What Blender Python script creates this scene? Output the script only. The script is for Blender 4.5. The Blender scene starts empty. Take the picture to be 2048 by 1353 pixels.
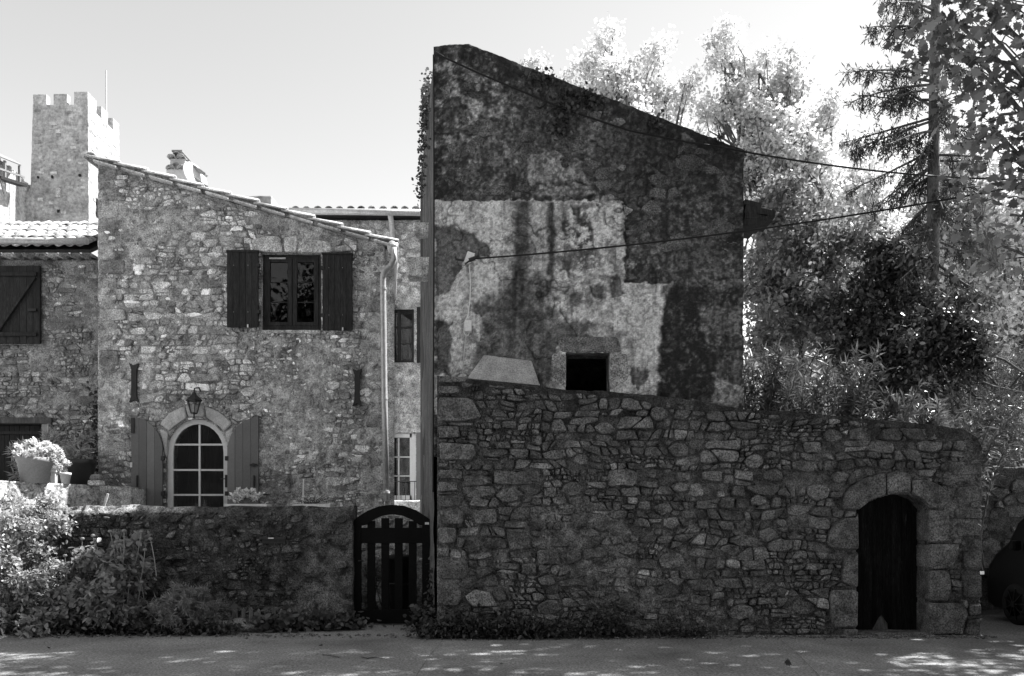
import bpy, math, random
import numpy as np
from mathutils import Vector, Matrix
from mathutils.geometry import tessellate_polygon

SC = bpy.context.scene
COL = SC.collection
# ------------------------------------------------------------------ camera
FPX, CX, HY, EYE = 1529.0, 1024.0, 1048.0, 1.6      # focal length / principal point / horizon of the 2048 px frame
cam = bpy.data.objects.new('camera', bpy.data.cameras.new('camera'))
COL.objects.link(cam)
cam.location = (0, 0, EYE)
cam.rotation_euler = (math.radians(90), 0, 0)
cam.data.sensor_width = 36.0
cam.data.lens = 36.0 * FPX / 2048.0
cam.data.shift_y = (HY - 676.5) / 2048.0
cam.data.clip_start, cam.data.clip_end = 0.05, 4000
SC.camera = cam
# ------------------------------------------------------------------ sky, sun, exposure
SUN_AZ, SUN_EL = math.radians(72.0), math.radians(54.5)   # clockwise from +Y (the view direction)
world = bpy.data.worlds.new('World'); SC.world = world
world.use_nodes = True
wn, wl = world.node_tree.nodes, world.node_tree.links
wn.clear()
sky = wn.new('ShaderNodeTexSky'); sky.sky_type = 'NISHITA'; sky.sun_disc = False
sky.sun_elevation, sky.sun_rotation = SUN_EL, SUN_AZ
sky.air_density, sky.dust_density, sky.ozone_density = 1.0, .12, 1.0
bw = wn.new('ShaderNodeRGBToBW'); bg = wn.new('ShaderNodeBackground'); wo = wn.new('ShaderNodeOutputWorld')
bg.inputs['Strength'].default_value = 0.14
wl.new(sky.outputs[0], bw.inputs[0]); wl.new(bw.outputs[0], bg.inputs['Color']); wl.new(bg.outputs[0], wo.inputs['Surface'])
sun = bpy.data.objects.new('sun', bpy.data.lights.new('sun', 'SUN')); COL.objects.link(sun)
sun.data.energy, sun.data.angle, sun.data.color = 5.0, math.radians(0.53), (1, 1, 1)
sdir = Vector((math.sin(SUN_AZ) * math.cos(SUN_EL), math.cos(SUN_AZ) * math.cos(SUN_EL), math.sin(SUN_EL)))
sun.rotation_euler = sdir.to_track_quat('Z', 'Y').to_euler()
sun.location = sdir * 60
vs = SC.view_settings
vs.view_transform, vs.look, vs.gamma, vs.exposure = 'Standard', 'None', 1.0, 1.45
vs.use_curve_mapping = False
SC.render.engine = 'CYCLES'
SC.cycles.max_bounces = 6; SC.cycles.diffuse_bounces = 3; SC.cycles.glossy_bounces = 3
SC.cycles.transmission_bounces = 4; SC.cycles.transparent_max_bounces = 8

RND = random.Random(7)
NR = np.random.default_rng(7)

# ------------------------------------------------------------------ helpers
def P(px, py, Y):
    return Vector(((px - CX) / FPX * Y, Y, EYE + (HY - py) / FPX * Y))
def UV(px, py, Y):
    return ((px - CX) / FPX * Y, EYE + (HY - py) / FPX * Y)
def uvs(pts, Y): return [UV(a, b, Y) for a, b in pts]

def link(o): COL.objects.link(o); return o
def setp(o, parent):
    if parent is not None:
        o.parent = parent
        if parent.type == 'EMPTY': o.matrix_parent_inverse = Matrix.Translation(-Vector(parent.location))
    return o
def tag(o, label=None, cat=None, group=None, kind=None):
    if label: o['label'] = label
    if cat: o['category'] = cat
    if group: o['group'] = group
    if kind: o['kind'] = kind
    return o
def thing(name, label, cat, loc=(0, 0, 0), group=None):
    o = bpy.data.objects.new(name, None); link(o); o.location = loc; o.empty_display_size = .2
    return tag(o, label, cat, group)
def mesh_np(name, V, F, tone=None, smooth=False):
    """V (n,3) array; F (m,k) array with one k, or list of such arrays, or a list of tuples"""
    V = np.asarray(V, dtype=np.float32)
    me = bpy.data.meshes.new(name)
    if isinstance(F, np.ndarray): F = [F]
    if len(F) and isinstance(F[0], np.ndarray):
        li = np.concatenate([f.ravel() for f in F]).astype(np.int32)
        tot = np.concatenate([np.full(len(f), f.shape[1], np.int32) for f in F])
    else:
        tot = np.fromiter((len(f) for f in F), np.int32, len(F))
        li = np.fromiter((i for f in F for i in f), np.int32, int(tot.sum()))
    st = np.concatenate([[0], np.cumsum(tot)[:-1]]).astype(np.int32)
    me.vertices.add(len(V)); me.vertices.foreach_set('co', V.ravel())
    me.loops.add(len(li)); me.loops.foreach_set('vertex_index', li)
    me.polygons.add(len(tot)); me.polygons.foreach_set('loop_start', st)
    me.polygons.foreach_set('use_smooth', np.full(len(tot), bool(smooth), dtype=bool))
    me.update(calc_edges=True)
    if tone is not None:
        a = me.attributes.new('tone', 'FLOAT', 'POINT')
        t = np.broadcast_to(np.asarray(tone, dtype=np.float32), (len(V),)).copy()
        a.data.foreach_set('value', t)
    return me
def obj(name, me, mat, parent=None):
    o = bpy.data.objects.new(name, me); link(o)
    if mat: me.materials.append(mat)
    return setp(o, parent)
class MB:
    def __init__(s): s.V = []; s.F = []; s.T = []
    def add(s, V, F, tone=1.0):
        b = len(s.V); s.V += [tuple(v) for v in V]; s.F += [tuple(b + i for i in f) for f in F]; s.T += [tone] * len(V); return s
    def box(s, x0, x1, y0, y1, z0, z1, tone=1.0):
        V = [(x, y, z) for z in (z0, z1) for y in (y0, y1) for x in (x0, x1)]
        return s.add(V, [(0, 2, 3, 1), (4, 5, 7, 6), (0, 1, 5, 4), (2, 6, 7, 3), (0, 4, 6, 2), (1, 3, 7, 5)], tone)
    def bar(s, p, q, w, h, up=(0, 0, 1), tone=1.0):
        p, q = Vector(p), Vector(q); d = (q - p).normalized(); up = Vector(up)
        a = d.cross(up)
        if a.length < 1e-4: a = d.cross(Vector((1, 0, 0)))
        a.normalize(); b = a.cross(d)
        V = []
        for c in (p, q):
            for (i, j) in ((-1, -1), (1, -1), (1, 1), (-1, 1)): V.append(c + a * i * w / 2 + b * j * h / 2)
        return s.add(V, [(0, 3, 2, 1), (4, 5, 6, 7), (0, 1, 5, 4), (1, 2, 6, 5), (2, 3, 7, 6), (3, 0, 4, 7)], tone)
    def tube(s, path, rad, n=8, tone=1.0, cap=True):
        path = [Vector(p) for p in path]
        if not hasattr(rad, '__len__'): rad = [rad] * len(path)
        b = len(s.V); ref = None
        for i, p in enumerate(path):
            d = (path[min(i + 1, len(path) - 1)] - path[max(i - 1, 0)])
            d = d.normalized() if d.length > 1e-9 else Vector((0, 0, 1))
            if ref is None: ref = Vector((1, 0, 0)) if abs(d.x) < .8 else Vector((0, 1, 0))
            a = (ref - d * ref.dot(d)).normalized(); ref = a; c = d.cross(a)
            for k in range(n):
                t = 2 * math.pi * k / n
                s.V.append(tuple(p + (a * math.cos(t) + c * math.sin(t)) * rad[i])); s.T.append(tone)
        for i in range(len(path) - 1):
            for k in range(n):
                k2 = (k + 1) % n
                s.F.append((b + i * n + k, b + i * n + k2, b + (i + 1) * n + k2, b + (i + 1) * n + k))
        if cap:
            s.F.append(tuple(b + k for k in range(n))[::-1]); s.F.append(tuple(b + (len(path) - 1) * n + k for k in range(n)))
        return s
    def prism(s, poly, y0, y1, holes=(), tone=1.0, conv=None):
        """polygon in (u,v) extruded from depth y0 (front) to y1"""
        conv = conv or (lambda u, v, y: (u, y, v))
        loops = [list(poly)] + [list(h) for h in holes]
        flat = [p for l in loops for p in l]
        tris = tessellate_polygon([[Vector((a, b, 0)) for a, b in l] for l in loops])
        n = len(flat); b = len(s.V)
        s.V += [tuple(conv(u, v, y0)) for u, v in flat] + [tuple(conv(u, v, y1)) for u, v in flat]; s.T += [tone] * (2 * n)
        for t in tris:
            s.F.append(tuple(b + i for i in t)); s.F.append(tuple(b + n + i for i in t[::-1]))
        k = 0
        for l in loops:
            m = len(l)
            for i in range(m):
                i2 = (i + 1) % m
                s.F.append((b + k + i, b + k + i2, b + n + k + i2, b + n + k + i))
            k += m
        return s
    def lathe(s, prof, c=(0, 0, 0), n=20, tone=1.0):
        b = len(s.V)
        for r, z in prof:
            for k in range(n):
                t = 2 * math.pi * k / n; s.V.append((c[0] + r * math.cos(t), c[1] + r * math.sin(t), c[2] + z)); s.T.append(tone)
        for i in range(len(prof) - 1):
            for k in range(n):
                k2 = (k + 1) % n; s.F.append((b + i * n + k, b + i * n + k2, b + (i + 1) * n + k2, b + (i + 1) * n + k))
        return s
    def build(s, name, mat, parent=None, smooth=False, bevel=0):
        me = mesh_np(name, np.array(s.V), s.F, np.array(s.T), smooth)
        o = obj(name, me, mat, parent)
        if bevel:
            m = o.modifiers.new('bevel', 'BEVEL'); m.width = bevel; m.segments = 2; m.limit_method = 'ANGLE'; m.angle_limit = math.radians(40)
        return o
def bez(p, c, q, n=8):
    p, c, q = Vector(p), Vector(c), Vector(q)
    return [p * (1 - t) ** 2 + c * 2 * t * (1 - t) + q * t * t for t in [i / n for i in range(n + 1)]]
def arc(cx, cy, rx, ry, a0, a1, n):
    return [(cx + rx * math.cos(math.radians(a0 + (a1 - a0) * i / n)), cy + ry * math.sin(math.radians(a0 + (a1 - a0) * i / n))) for i in range(n + 1)]

# value noise
def _h(ix, iy, seed):
    h = (ix.astype(np.int64) * 374761393 + iy.astype(np.int64) * 668265263 + seed * 144269504) & 0xffffffff
    h = ((h ^ (h >> 13)) * 1274126177) & 0xffffffff
    return ((h ^ (h >> 16)) & 0xffff) / 65535.0
def vnoise(x, y, seed=0):
    ix, iy = np.floor(x), np.floor(y); fx, fy = x - ix, y - iy
    fx = fx * fx * (3 - 2 * fx); fy = fy * fy * (3 - 2 * fy)
    a, b, c, d = _h(ix, iy, seed), _h(ix + 1, iy, seed), _h(ix, iy + 1, seed), _h(ix + 1, iy + 1, seed)
    return a + (b - a) * fx + (c - a) * fy + (a - b - c + d) * fx * fy
def fbm(x, y, sc, octv=4, seed=0, gain=.5):
    x = np.asarray(x, float) * sc; y = np.asarray(y, float) * sc
    r = 0; w = 1; t = 0
    for k in range(octv):
        r = r + vnoise(x * 2 ** k + 17.3 * k, y * 2 ** k - 9.1 * k, seed + k) * w; t += w; w *= gain
    return r / t
def sstep(a, b, x):
    t = np.clip((x - a) / (b - a), 0, 1); return t * t * (3 - 2 * t)
def pip(poly, x, y):
    x = np.asarray(x, float); y = np.asarray(y, float); ins = np.zeros(x.shape, bool)
    n = len(poly); j = n - 1
    for i in range(n):
        xi, yi = poly[i]; xj, yj = poly[j]
        if yi != yj:
            c = ((yi > y) != (yj > y)) & (x < (xj - xi) * (y - yi) / (yj - yi) + xi)
            ins ^= c
        j = i
    return ins
def pdist(poly, x, y):
    """distance to a closed outline"""
    d = np.full(np.shape(x), 1e9)
    for i in range(len(poly)):
        (ax, ay), (bx, by) = poly[i], poly[(i + 1) % len(poly)]
        l2 = (bx - ax) ** 2 + (by - ay) ** 2 + 1e-12
        t = np.clip(((x - ax) * (bx - ax) + (y - ay) * (by - ay)) / l2, 0, 1)
        d = np.minimum(d, np.hypot(x - ax - t * (bx - ax), y - ay - t * (by - ay)))
    return d

# ------------------------------------------------------------------ materials (all neutral: the photograph is black and white)
def new_mat(name):
    m = bpy.data.materials.new(name); m.use_nodes = True
    return m, m.node_tree.nodes, m.node_tree.links, m.node_tree.nodes['Principled BSDF']
def g(v): return (v, v, v, 1)
def mth(N, L, op, a, b=None):
    n = N.new('ShaderNodeMath'); n.operation = op
    for i, v in enumerate((a, b)):
        if v is None: continue
        if isinstance(v, (int, float)): n.inputs[i].default_value = v
        else: L.new(v, n.inputs[i])
    return n.outputs[0]
def noise(N, L, co, scale, detail=4, rough=.6):
    n = N.new('ShaderNodeTexNoise'); n.inputs['Scale'].default_value = scale; n.inputs['Detail'].default_value = detail
    n.inputs['Roughness'].default_value = rough
    if co: L.new(co, n.inputs['Vector'])
    return n.outputs['Fac']
def rng_(N, L, v, a, b, c, d):
    n = N.new('ShaderNodeMapRange'); L.new(v, n.inputs[0])
    for i, x in enumerate((a, b, c, d)): n.inputs[i + 1].default_value = x
    return n.outputs[0]
def surf(name, v, rough=.85, var=.5, scale=3, fine=40, bump=.3, bdist=.01, tone=True, lich=0, dark=0, spec=.3, metal=0, stretch=None, lscale=9):
    """v * tone attribute * broad noise * fine noise, with pale lichen spots and dark growth, and relief"""
    m, N, L, B = new_mat(name)
    co = N.new('ShaderNodeNewGeometry').outputs['Position']
    if stretch:
        mp = N.new('ShaderNodeMapping'); mp.inputs['Scale'].default_value = stretch; L.new(co, mp.inputs[0]); co = mp.outputs[0]
    n1 = noise(N, L, co, scale, 5); n2 = noise(N, L, co, fine, 4, .7)
    c = rng_(N, L, n1, .3, .7, 1 - var, 1 + var)
    c = mth(N, L, 'MULTIPLY', c, rng_(N, L, n2, .36, .64, 1 - min(.85, var * 1.25), 1 + var * 1.25))
    c = mth(N, L, 'MULTIPLY', c, v)
    if tone:
        a = N.new('ShaderNodeAttribute'); a.attribute_name = 'tone'; c = mth(N, L, 'MULTIPLY', c, a.outputs['Fac'])
    if dark:
        k = rng_(N, L, noise(N, L, co, lscale * .6, 6, .75), .5, .62, 0, dark)
        c = mth(N, L, 'MULTIPLY', c, mth(N, L, 'SUBTRACT', 1.0, k))
    if lich:
        k = rng_(N, L, noise(N, L, co, lscale, 8, .8), .6, .68, 0, lich)
        c = mth(N, L, 'ADD', c, mth(N, L, 'MULTIPLY', k, v * 1.3))
    cc = N.new('ShaderNodeCombineColor')
    for i in range(3): L.new(c, cc.inputs[i])
    L.new(cc.outputs[0], B.inputs['Base Color'])
    B.inputs['Roughness'].default_value = rough; B.inputs['Specular IOR Level'].default_value = spec; B.inputs['Metallic'].default_value = metal
    if bump:
        bp = N.new('ShaderNodeBump'); bp.inputs['Strength'].default_value = bump; bp.inputs['Distance'].default_value = bdist
        L.new(mth(N, L, 'ADD', mth(N, L, 'MULTIPLY', n2, .6), noise(N, L, co, fine * .35, 3)), bp.inputs['Height'])
        L.new(bp.outputs[0], B.inputs['Normal'])
    return m
def leafmat(name, v, trans=.45, gloss=.06, rough=.4):
    m, N, L, B = new_mat(name); N.remove(B); out = N['Material Output']
    a = N.new('ShaderNodeAttribute'); a.attribute_name = 'tone'
    c = mth(N, L, 'MULTIPLY', a.outputs['Fac'], v)
    cc = N.new('ShaderNodeCombineColor')
    for i in range(3): L.new(c, cc.inputs[i])
    D = N.new('ShaderNodeBsdfDiffuse'); T = N.new('ShaderNodeBsdfTranslucent'); G = N.new('ShaderNodeBsdfGlossy')
    L.new(cc.outputs[0], D.inputs[0]); L.new(cc.outputs[0], T.inputs[0]); G.inputs['Color'].default_value = g(.8); G.inputs['Roughness'].default_value = rough
    m1 = N.new('ShaderNodeMixShader'); m1.inputs[0].default_value = trans; L.new(D.outputs[0], m1.inputs[1]); L.new(T.outputs[0], m1.inputs[2])
    m2 = N.new('ShaderNodeMixShader'); m2.inputs[0].default_value = gloss; L.new(m1.outputs[0], m2.inputs[1]); L.new(G.outputs[0], m2.inputs[2])
    L.new(m2.outputs[0], out.inputs['Surface'])
    return m
def glassmat(name):
    m, N, L, B = new_mat(name); N.remove(B); out = N['Material Output']
    T = N.new('ShaderNodeBsdfTransparent'); T.inputs[0].default_value = g(.75); G = N.new('ShaderNodeBsdfGlossy'); G.inputs['Roughness'].default_value = .015
    fr = N.new('ShaderNodeFresnel'); fr.inputs[0].default_value = 1.42
    mx = N.new('ShaderNodeMixShader'); L.new(fr.outputs[0], mx.inputs[0]); L.new(T.outputs[0], mx.inputs[1]); L.new(G.outputs[0], mx.inputs[2])
    L.new(mx.outputs[0], out.inputs['Surface'])
    return m
M = {}
M['stone_dark'] = surf('dark_rubble_stone', .155, var=.62, scale=5, fine=45, bump=1.0, bdist=.022, lich=.5, dark=.35)
M['mortar_dark'] = surf('dark_mortar', .145, var=.62, scale=5, fine=50, bump=1.0, bdist=.022, lich=.3, dark=.6)
M['stone_house'] = surf('house_rubble_stone', .58, var=.5, scale=5, fine=45, bump=.9, bdist=.02, lich=.3, dark=.4)
M['mortar_house'] = surf('house_mortar', .54, var=.5, scale=4, fine=50, bump=1.0, bdist=.022, lich=.2, dark=.5)
M['stone_moss'] = surf('mossy_wall_stone', .08, var=.75, scale=5, fine=50, bump=.8, bdist=.02, lich=.5, dark=.7)
M['render_wall'] = surf('old_lime_render', .60, var=.2, scale=9, fine=60, bump=1.0, bdist=.016, lich=.15, dark=.3, lscale=40)
M['pale_stone'] = surf('pale_dressed_stone', .5, var=.22, scale=5, fine=60, bump=.35, bdist=.006, dark=.2)
M['terrace'] = surf('pale_rough_terrace_wall', .62, var=.35, scale=6, fine=30, bump=1, bdist=.03, dark=.75, lscale=16)
M['tower'] = surf('castle_stone', .46, var=.25, scale=.5, fine=3, bump=.6, bdist=.08, lich=.25, dark=.3, lscale=1.2)
M['concrete'] = surf('concrete', .36, var=.3, scale=4, fine=50, bump=.15, bdist=.004)
M['road'] = surf('gravelly_asphalt', .26, var=.4, scale=.7, fine=38, bump=1.0, bdist=.018, tone=False, lich=.5, lscale=38, dark=.4)
M['earth'] = surf('earth', .1, var=.4, scale=1.2, fine=25, bump=.8, bdist=.03, tone=False)
M['wood_dark'] = surf('dark_stained_wood', .02, var=.6, scale=5, fine=30, bump=.3, bdist=.004, stretch=(3, 3, .35), rough=.65)
M['wood_old'] = surf('weathered_black_door_wood', .006, var=.8, scale=6, fine=40, bump=.8, bdist=.006, stretch=(3, 3, .25), lich=4, lscale=5, rough=.8, spec=.1)
M['wood_grey'] = surf('weathered_grey_timber', .2, var=.4, scale=5, fine=30, bump=.5, bdist=.006, stretch=(3, 3, .3))
M['paint_mid'] = surf('mid_grey_paint', .16, var=.07, scale=2, fine=30, bump=.06, bdist=.002, rough=.5)
M['paint_white'] = surf('pale_frame_paint', .72, var=.05, scale=2, fine=30, bump=.03, bdist=.002, rough=.45)
M['paint_black'] = surf('black_gate_paint', .005, var=.3, scale=3, fine=40, bump=.2, bdist=.003, rough=.65, spec=.12)
M['iron'] = surf('black_iron', .016, var=.3, scale=5, fine=40, bump=.3, bdist=.003, rough=.55, spec=.5)
M['zinc'] = surf('zinc', .5, var=.15, scale=5, fine=30, bump=.08, bdist=.002, rough=.4, metal=.25)
M['tile'] = surf('canal_tile', .34, var=.4, scale=3, fine=30, bump=.4, bdist=.006, lich=.5, dark=.5)
M['tile_edge'] = surf('pale_verge_tile', .55, var=.3, scale=3, fine=40, bump=.5, bdist=.008, dark=.4)
M['bark'] = surf('bark', .12, var=.4, scale=4, fine=20, bump=.9, bdist=.02, stretch=(2, 2, .5), tone=False)
M['bark_pale'] = surf('pale_plane_bark', .2, var=.4, scale=3, fine=14, bump=.5, bdist=.02, tone=False)
M['rubber'] = surf('rubber', .012, var=.2, bump=.1, rough=.7)
M['car_paint'] = surf('black_car_paint', .005, var=.05, bump=0, rough=.5, spec=.12)
M['bank'] = surf('scrub_bank', .04, var=.5, scale=.6, fine=5, bump=1, bdist=.3, tone=False)
M['alloy'] = surf('alloy', .02, var=.1, bump=0, rough=.35, metal=.7)
M['plastic'] = surf('grey_plastic', .75, var=.08, bump=.05, rough=.5)
M['cable'] = surf('cable', .012, var=.1, bump=0, rough=.6)
M['room'] = surf('dark_room', .02, var=.3, bump=0, tone=False)
M['curtain'] = surf('dark_curtain', .01, var=.25, bump=.1, tone=False)
M['terracotta'] = surf('terracotta', .26, var=.1, scale=3, fine=40, bump=.1, bdist=.003)
M['pot_pale'] = surf('pale_pot', .6, var=.1, scale=3, fine=40, bump=.1, bdist=.003)
M['bin_bag'] = surf('black_plastic_sheet', .02, var=.2, bump=.2, rough=.4, spec=.5)
M['rock'] = surf('rock', .2, var=.4, scale=5, fine=40, bump=.7, bdist=.015, tone=False)
M['hill'] = surf('hill_scrub', .16, var=.5, scale=.3, fine=1.5, bump=1, bdist=.6, tone=False)
M['glass'] = glassmat('window_glass')
M['lf_pale'] = leafmat('pale_sunlit_leaf', .85, .5, .02)
M['lf_mid'] = leafmat('mid_leaf', .34, .45, .07)
M['lf_dark'] = leafmat('dark_leaf', .07, .25, .08, .35)
M['lf_lance'] = leafmat('lance_leaf', .13, .35, .10, .35)
M['lf_maple'] = leafmat('maple_leaf', .22, .5, .05)
M['lf_needle'] = leafmat('needle', .055, .2, .04)
M['lf_weed'] = leafmat('weed_leaf', .10, .35, .05)
M['lf_bush'] = leafmat('bush_leaf', .40, .4, .06)
M['petal'] = leafmat('petal', .8, .5, .0)

# ------------------------------------------------------------------ masonry
def darts(rng, bbox, classes, asp, ok):
    """classes: list of (rmin, rmax, tries). Returns x/asp, z, r of stone centres"""
    S = np.zeros((0, 3)); u0, u1, v0, v1 = bbox
    for r0, r1, tries in classes:
        x = rng.uniform(u0, u1, tries); z = rng.uniform(v0, v1, tries); r = rng.uniform(r0, r1, tries)
        keep = ok(x, z)
        buf = [S]
        A = S
        for xx, zz, rr in zip(x[keep] / asp, z[keep], r[keep]):
            if len(A):
                d = np.hypot(A[:, 0] - xx, A[:, 1] - zz)
                if (d < (A[:, 2] + rr) * .92).any(): continue
            A = np.vstack([A, (xx, zz, rr)])
        S = A
    return S
def clip(poly, nx, ny, c):
    out = []
    n = len(poly)
    for i in range(n):
        a, b = poly[i], poly[(i + 1) % n]
        da, db = a[0] * nx + a[1] * ny - c, b[0] * nx + b[1] * ny - c
        if da <= 0: out.append(a)
        if (da < 0 < db) or (db < 0 < da):
            t = da / (da - db); out.append((a[0] + (b[0] - a[0]) * t, a[1] + (b[1] - a[1]) * t))
    return out
def outline_pts(poly, step, off):
    pts = []
    n = len(poly)
    area = sum(poly[i][0] * poly[(i + 1) % n][1] - poly[(i + 1) % n][0] * poly[i][1] for i in range(n))
    sg = 1 if area > 0 else -1
    for i in range(n):
        (ax, ay), (bx, by) = poly[i], poly[(i + 1) % n]
        l = math.hypot(bx - ax, by - ay); m = max(1, int(l / step))
        nx, ny = (by - ay) / (l + 1e-9) * sg, -(bx - ax) / (l + 1e-9) * sg
        for k in range(m):
            t = (k + .5) / m; pts.append((ax + (bx - ax) * t + nx * off, ay + (by - ay) * t + ny * off))
    return pts
def outline_n(poly, step, sgn):
    pts = []; n = len(poly)
    area = sum(poly[i][0] * poly[(i + 1) % n][1] - poly[(i + 1) % n][0] * poly[i][1] for i in range(n)); sg = (1 if area > 0 else -1) * sgn
    for i in range(n):
        (ax, ay), (bx, by) = poly[i], poly[(i + 1) % n]; l = math.hypot(bx - ax, by - ay) + 1e-9; m = max(1, int(l / step))
        for k in range(m): t = (k + .5) / m; pts.append((ax + (bx - ax) * t, ay + (by - ay) * t, (by - ay) / l * sg, -(bx - ax) / l * sg))
    return pts
def clip_near(poly, near):
    for _ in range(12):
        if len(poly) < 3 or not len(near): break
        ins = np.nonzero(pip(poly, near[:, 0], near[:, 1]))[0]
        if not len(ins): break
        bx, bz, nx, nz = near[ins[0]]; poly = clip(poly, nx, nz, bx * nx + bz * nz); near = near[ins[1:]]
    return poly
def rubble(region, holes, classes, asp=1.45, seed=1, warp=.045):
    rng = np.random.default_rng(seed)
    xs = [p[0] for p in region]; zs = [p[1] for p in region]
    ok = lambda x, z: pip(region, x, z) & ~np.any([pip(h, x, z) for h in holes], axis=0) if holes else pip(region, x, z)
    S = darts(rng, (min(xs), max(xs), min(zs), max(zs)), classes, asp, ok)
    A = S
    D = outline_n(region, .035, 1)
    for h in holes: D += outline_n(h, .035, -1)
    D = np.array(D)
    res = []
    for i in range(len(S)):
        x, z, r = S[i]
        d = np.hypot(A[:, 0] - x, A[:, 1] - z); idx = np.argsort(d)[1:26]
        q = r * 1.75
        poly = [(x - q, z - q * .8), (x + q, z - q * .8), (x + q, z + q * .8), (x - q, z + q * .8)]
        for j in idx:
            bx, bz, br = A[j]; nx, nz = bx - x, bz - z
            c = ((bx * bx + bz * bz - br * br) - (x * x + z * z - r * r)) / 2
            poly = clip(poly, nx, nz, c)
            if len(poly) < 3: break
        if len(poly) < 3: continue
        poly = [(a * asp, b) for a, b in poly]
        cx_, cz_ = x * asp, z
        near = D[np.hypot(D[:, 0] - cx_, D[:, 1] - z) < q * 2.2] if len(D) else D
        if len(near):
            near = near[np.argsort(np.hypot(near[:, 0] - cx_, near[:, 1] - z))]
            poly = clip_near(poly, near)
        if len(poly) >= 3: res.append(poly)
    if warp:
        out = []
        for p in res:
            a = np.array(p); x, z = a[:, 0].copy(), a[:, 1].copy()
            a[:, 0] += warp * (fbm(x, z, 2.6, 2, seed) - .5) * 2 + warp * .7 * (fbm(x, z, 8, 2, seed + 3) - .5) * 2
            a[:, 1] += warp * (fbm(x, z, 2.6, 2, seed + 5) - .5) * 2 + warp * .7 * (fbm(x, z, 8, 2, seed + 7) - .5) * 2
            out.append([tuple(q) for q in a])
        res = out
    return res
def warp_poly(p, warp, seed):
    a = np.array(p); x, z = a[:, 0].copy(), a[:, 1].copy()
    a[:, 0] += warp * (fbm(x, z, 2.6, 2, seed) - .5) * 2 + warp * .7 * (fbm(x, z, 8, 2, seed + 3) - .5) * 2
    a[:, 1] += warp * (fbm(x, z, 2.6, 2, seed + 5) - .5) * 2 + warp * .7 * (fbm(x, z, 8, 2, seed + 7) - .5) * 2
    return [tuple(q) for q in a]
def coursed(region, holes, bh=(.28, .5), ch=(.07, .17), asp=(.8, 2.6), seed=1, warp=.05):
    """roughly bedded rubble: bands broken into short runs, each with its own courses of uneven stones, chips and slivers"""
    rng = np.random.default_rng(seed)
    u0, u1 = min(p[0] for p in region), max(p[0] for p in region); v0, v1 = min(p[1] for p in region), max(p[1] for p in region)
    out = []; v = v0 - .1
    while v < v1:
        hb = rng.uniform(*bh); x = u0 - .2; sl = (x, x)
        while x < u1 + .1:
            w = rng.uniform(.5, 1.5); x2 = x + w; sr = (x2 + rng.normal(0, .08), x2 + rng.normal(0, .08))
            def at(s, t, sl=sl, sr=sr, v=v, hb=hb):
                a = sl[0] + (sl[1] - sl[0]) * t; b = sr[0] + (sr[1] - sr[0]) * t; return (a + (b - a) * s, v + hb * t)
            n = max(1, int(round(hb / rng.uniform(*ch)))); cuts = np.cumsum(rng.uniform(.6, 1.5, n)); cuts = np.concatenate([[0], cuts / cuts[-1]])
            for k in range(n):
                t0, t1 = cuts[k], cuts[k + 1]; hh = (t1 - t0) * hb; s = 0; j0 = (0, 0)
                while s < 1:
                    ds = hh * rng.uniform(*asp) / w; s2 = s + ds
                    if 1 - s2 < .45 * ds: s2 = 1
                    j1 = (s2, s2) if s2 >= 1 else (s2 + rng.normal(0, .16 * ds), s2 + rng.normal(0, .16 * ds)); s2 = min(1, s2)
                    A, B, C, D_ = (j0[0], t0), (j1[0], t0), (j1[1], t1), (j0[1], t1); r = rng.random()
                    L = lambda p, q, f: (p[0] + (q[0] - p[0]) * f, p[1] + (q[1] - p[1]) * f)
                    if r < .2 and hh > .09:
                        f, g2 = rng.uniform(.3, .7, 2); e, f_ = L(A, D_, f), L(B, C, g2); ps = [[A, B, f_, e], [e, f_, C, D_]]
                    elif r < .36:
                        f, g2 = rng.uniform(.3, .7), 0; e = L(A, B, f); f_ = L(D_, C, np.clip(f + rng.normal(0, .2), .15, .85)); ps = [[A, e, f_, D_], [e, B, C, f_]]
                    elif r < .62:
                        a, b = rng.uniform(.2, .5, 2); c = rng.integers(0, 4); Q = [A, B, C, D_]; Q = Q[c:] + Q[:c]; e, f_ = L(Q[0], Q[1], a), L(Q[0], Q[3], b); ps = [[Q[0], e, f_], [e, Q[1], Q[2], Q[3], f_]]
                    else: ps = [[A, B, C, D_]]
                    for p in ps: out.append([at(*q) for q in p])
                    s = s2; j0 = j1
            x = x2; sl = sr
        v += hb
    D = outline_n(region, .035, 1)
    for h in holes: D += outline_n(h, .035, -1)
    D = np.array(D); res = []
    flat_ = warp_poly([q for p in out for q in p], warp, seed); k_ = 0; wo_ = []
    for p in out: wo_.append(flat_[k_:k_ + len(p)]); k_ += len(p)
    C_ = np.array([np.mean(p, axis=0) for p in wo_]); keep_ = pip(region, C_[:, 0], C_[:, 1])
    for h in holes: keep_ &= ~pip(h, C_[:, 0], C_[:, 1])
    for p in [p for p, k in zip(wo_, keep_) if k]:
        cx = sum(a for a, b in p) / len(p); cz = sum(b for a, b in p) / len(p)
        a = np.array(p); a = a if sum(a[i][0] * a[i - len(a) + 1][1] - a[i - len(a) + 1][0] * a[i][1] for i in range(len(a))) > 0 else a[::-1]; p = [tuple(q) for q in a]
        near = D[np.hypot(D[:, 0] - cx, D[:, 1] - cz) < .5]; near = near[np.argsort(np.hypot(near[:, 0] - cx, near[:, 1] - cz))]
        p = clip_near(p, near)
        if len(p) >= 3 and area2(p) > .0009: res.append(p)
    return res
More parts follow.
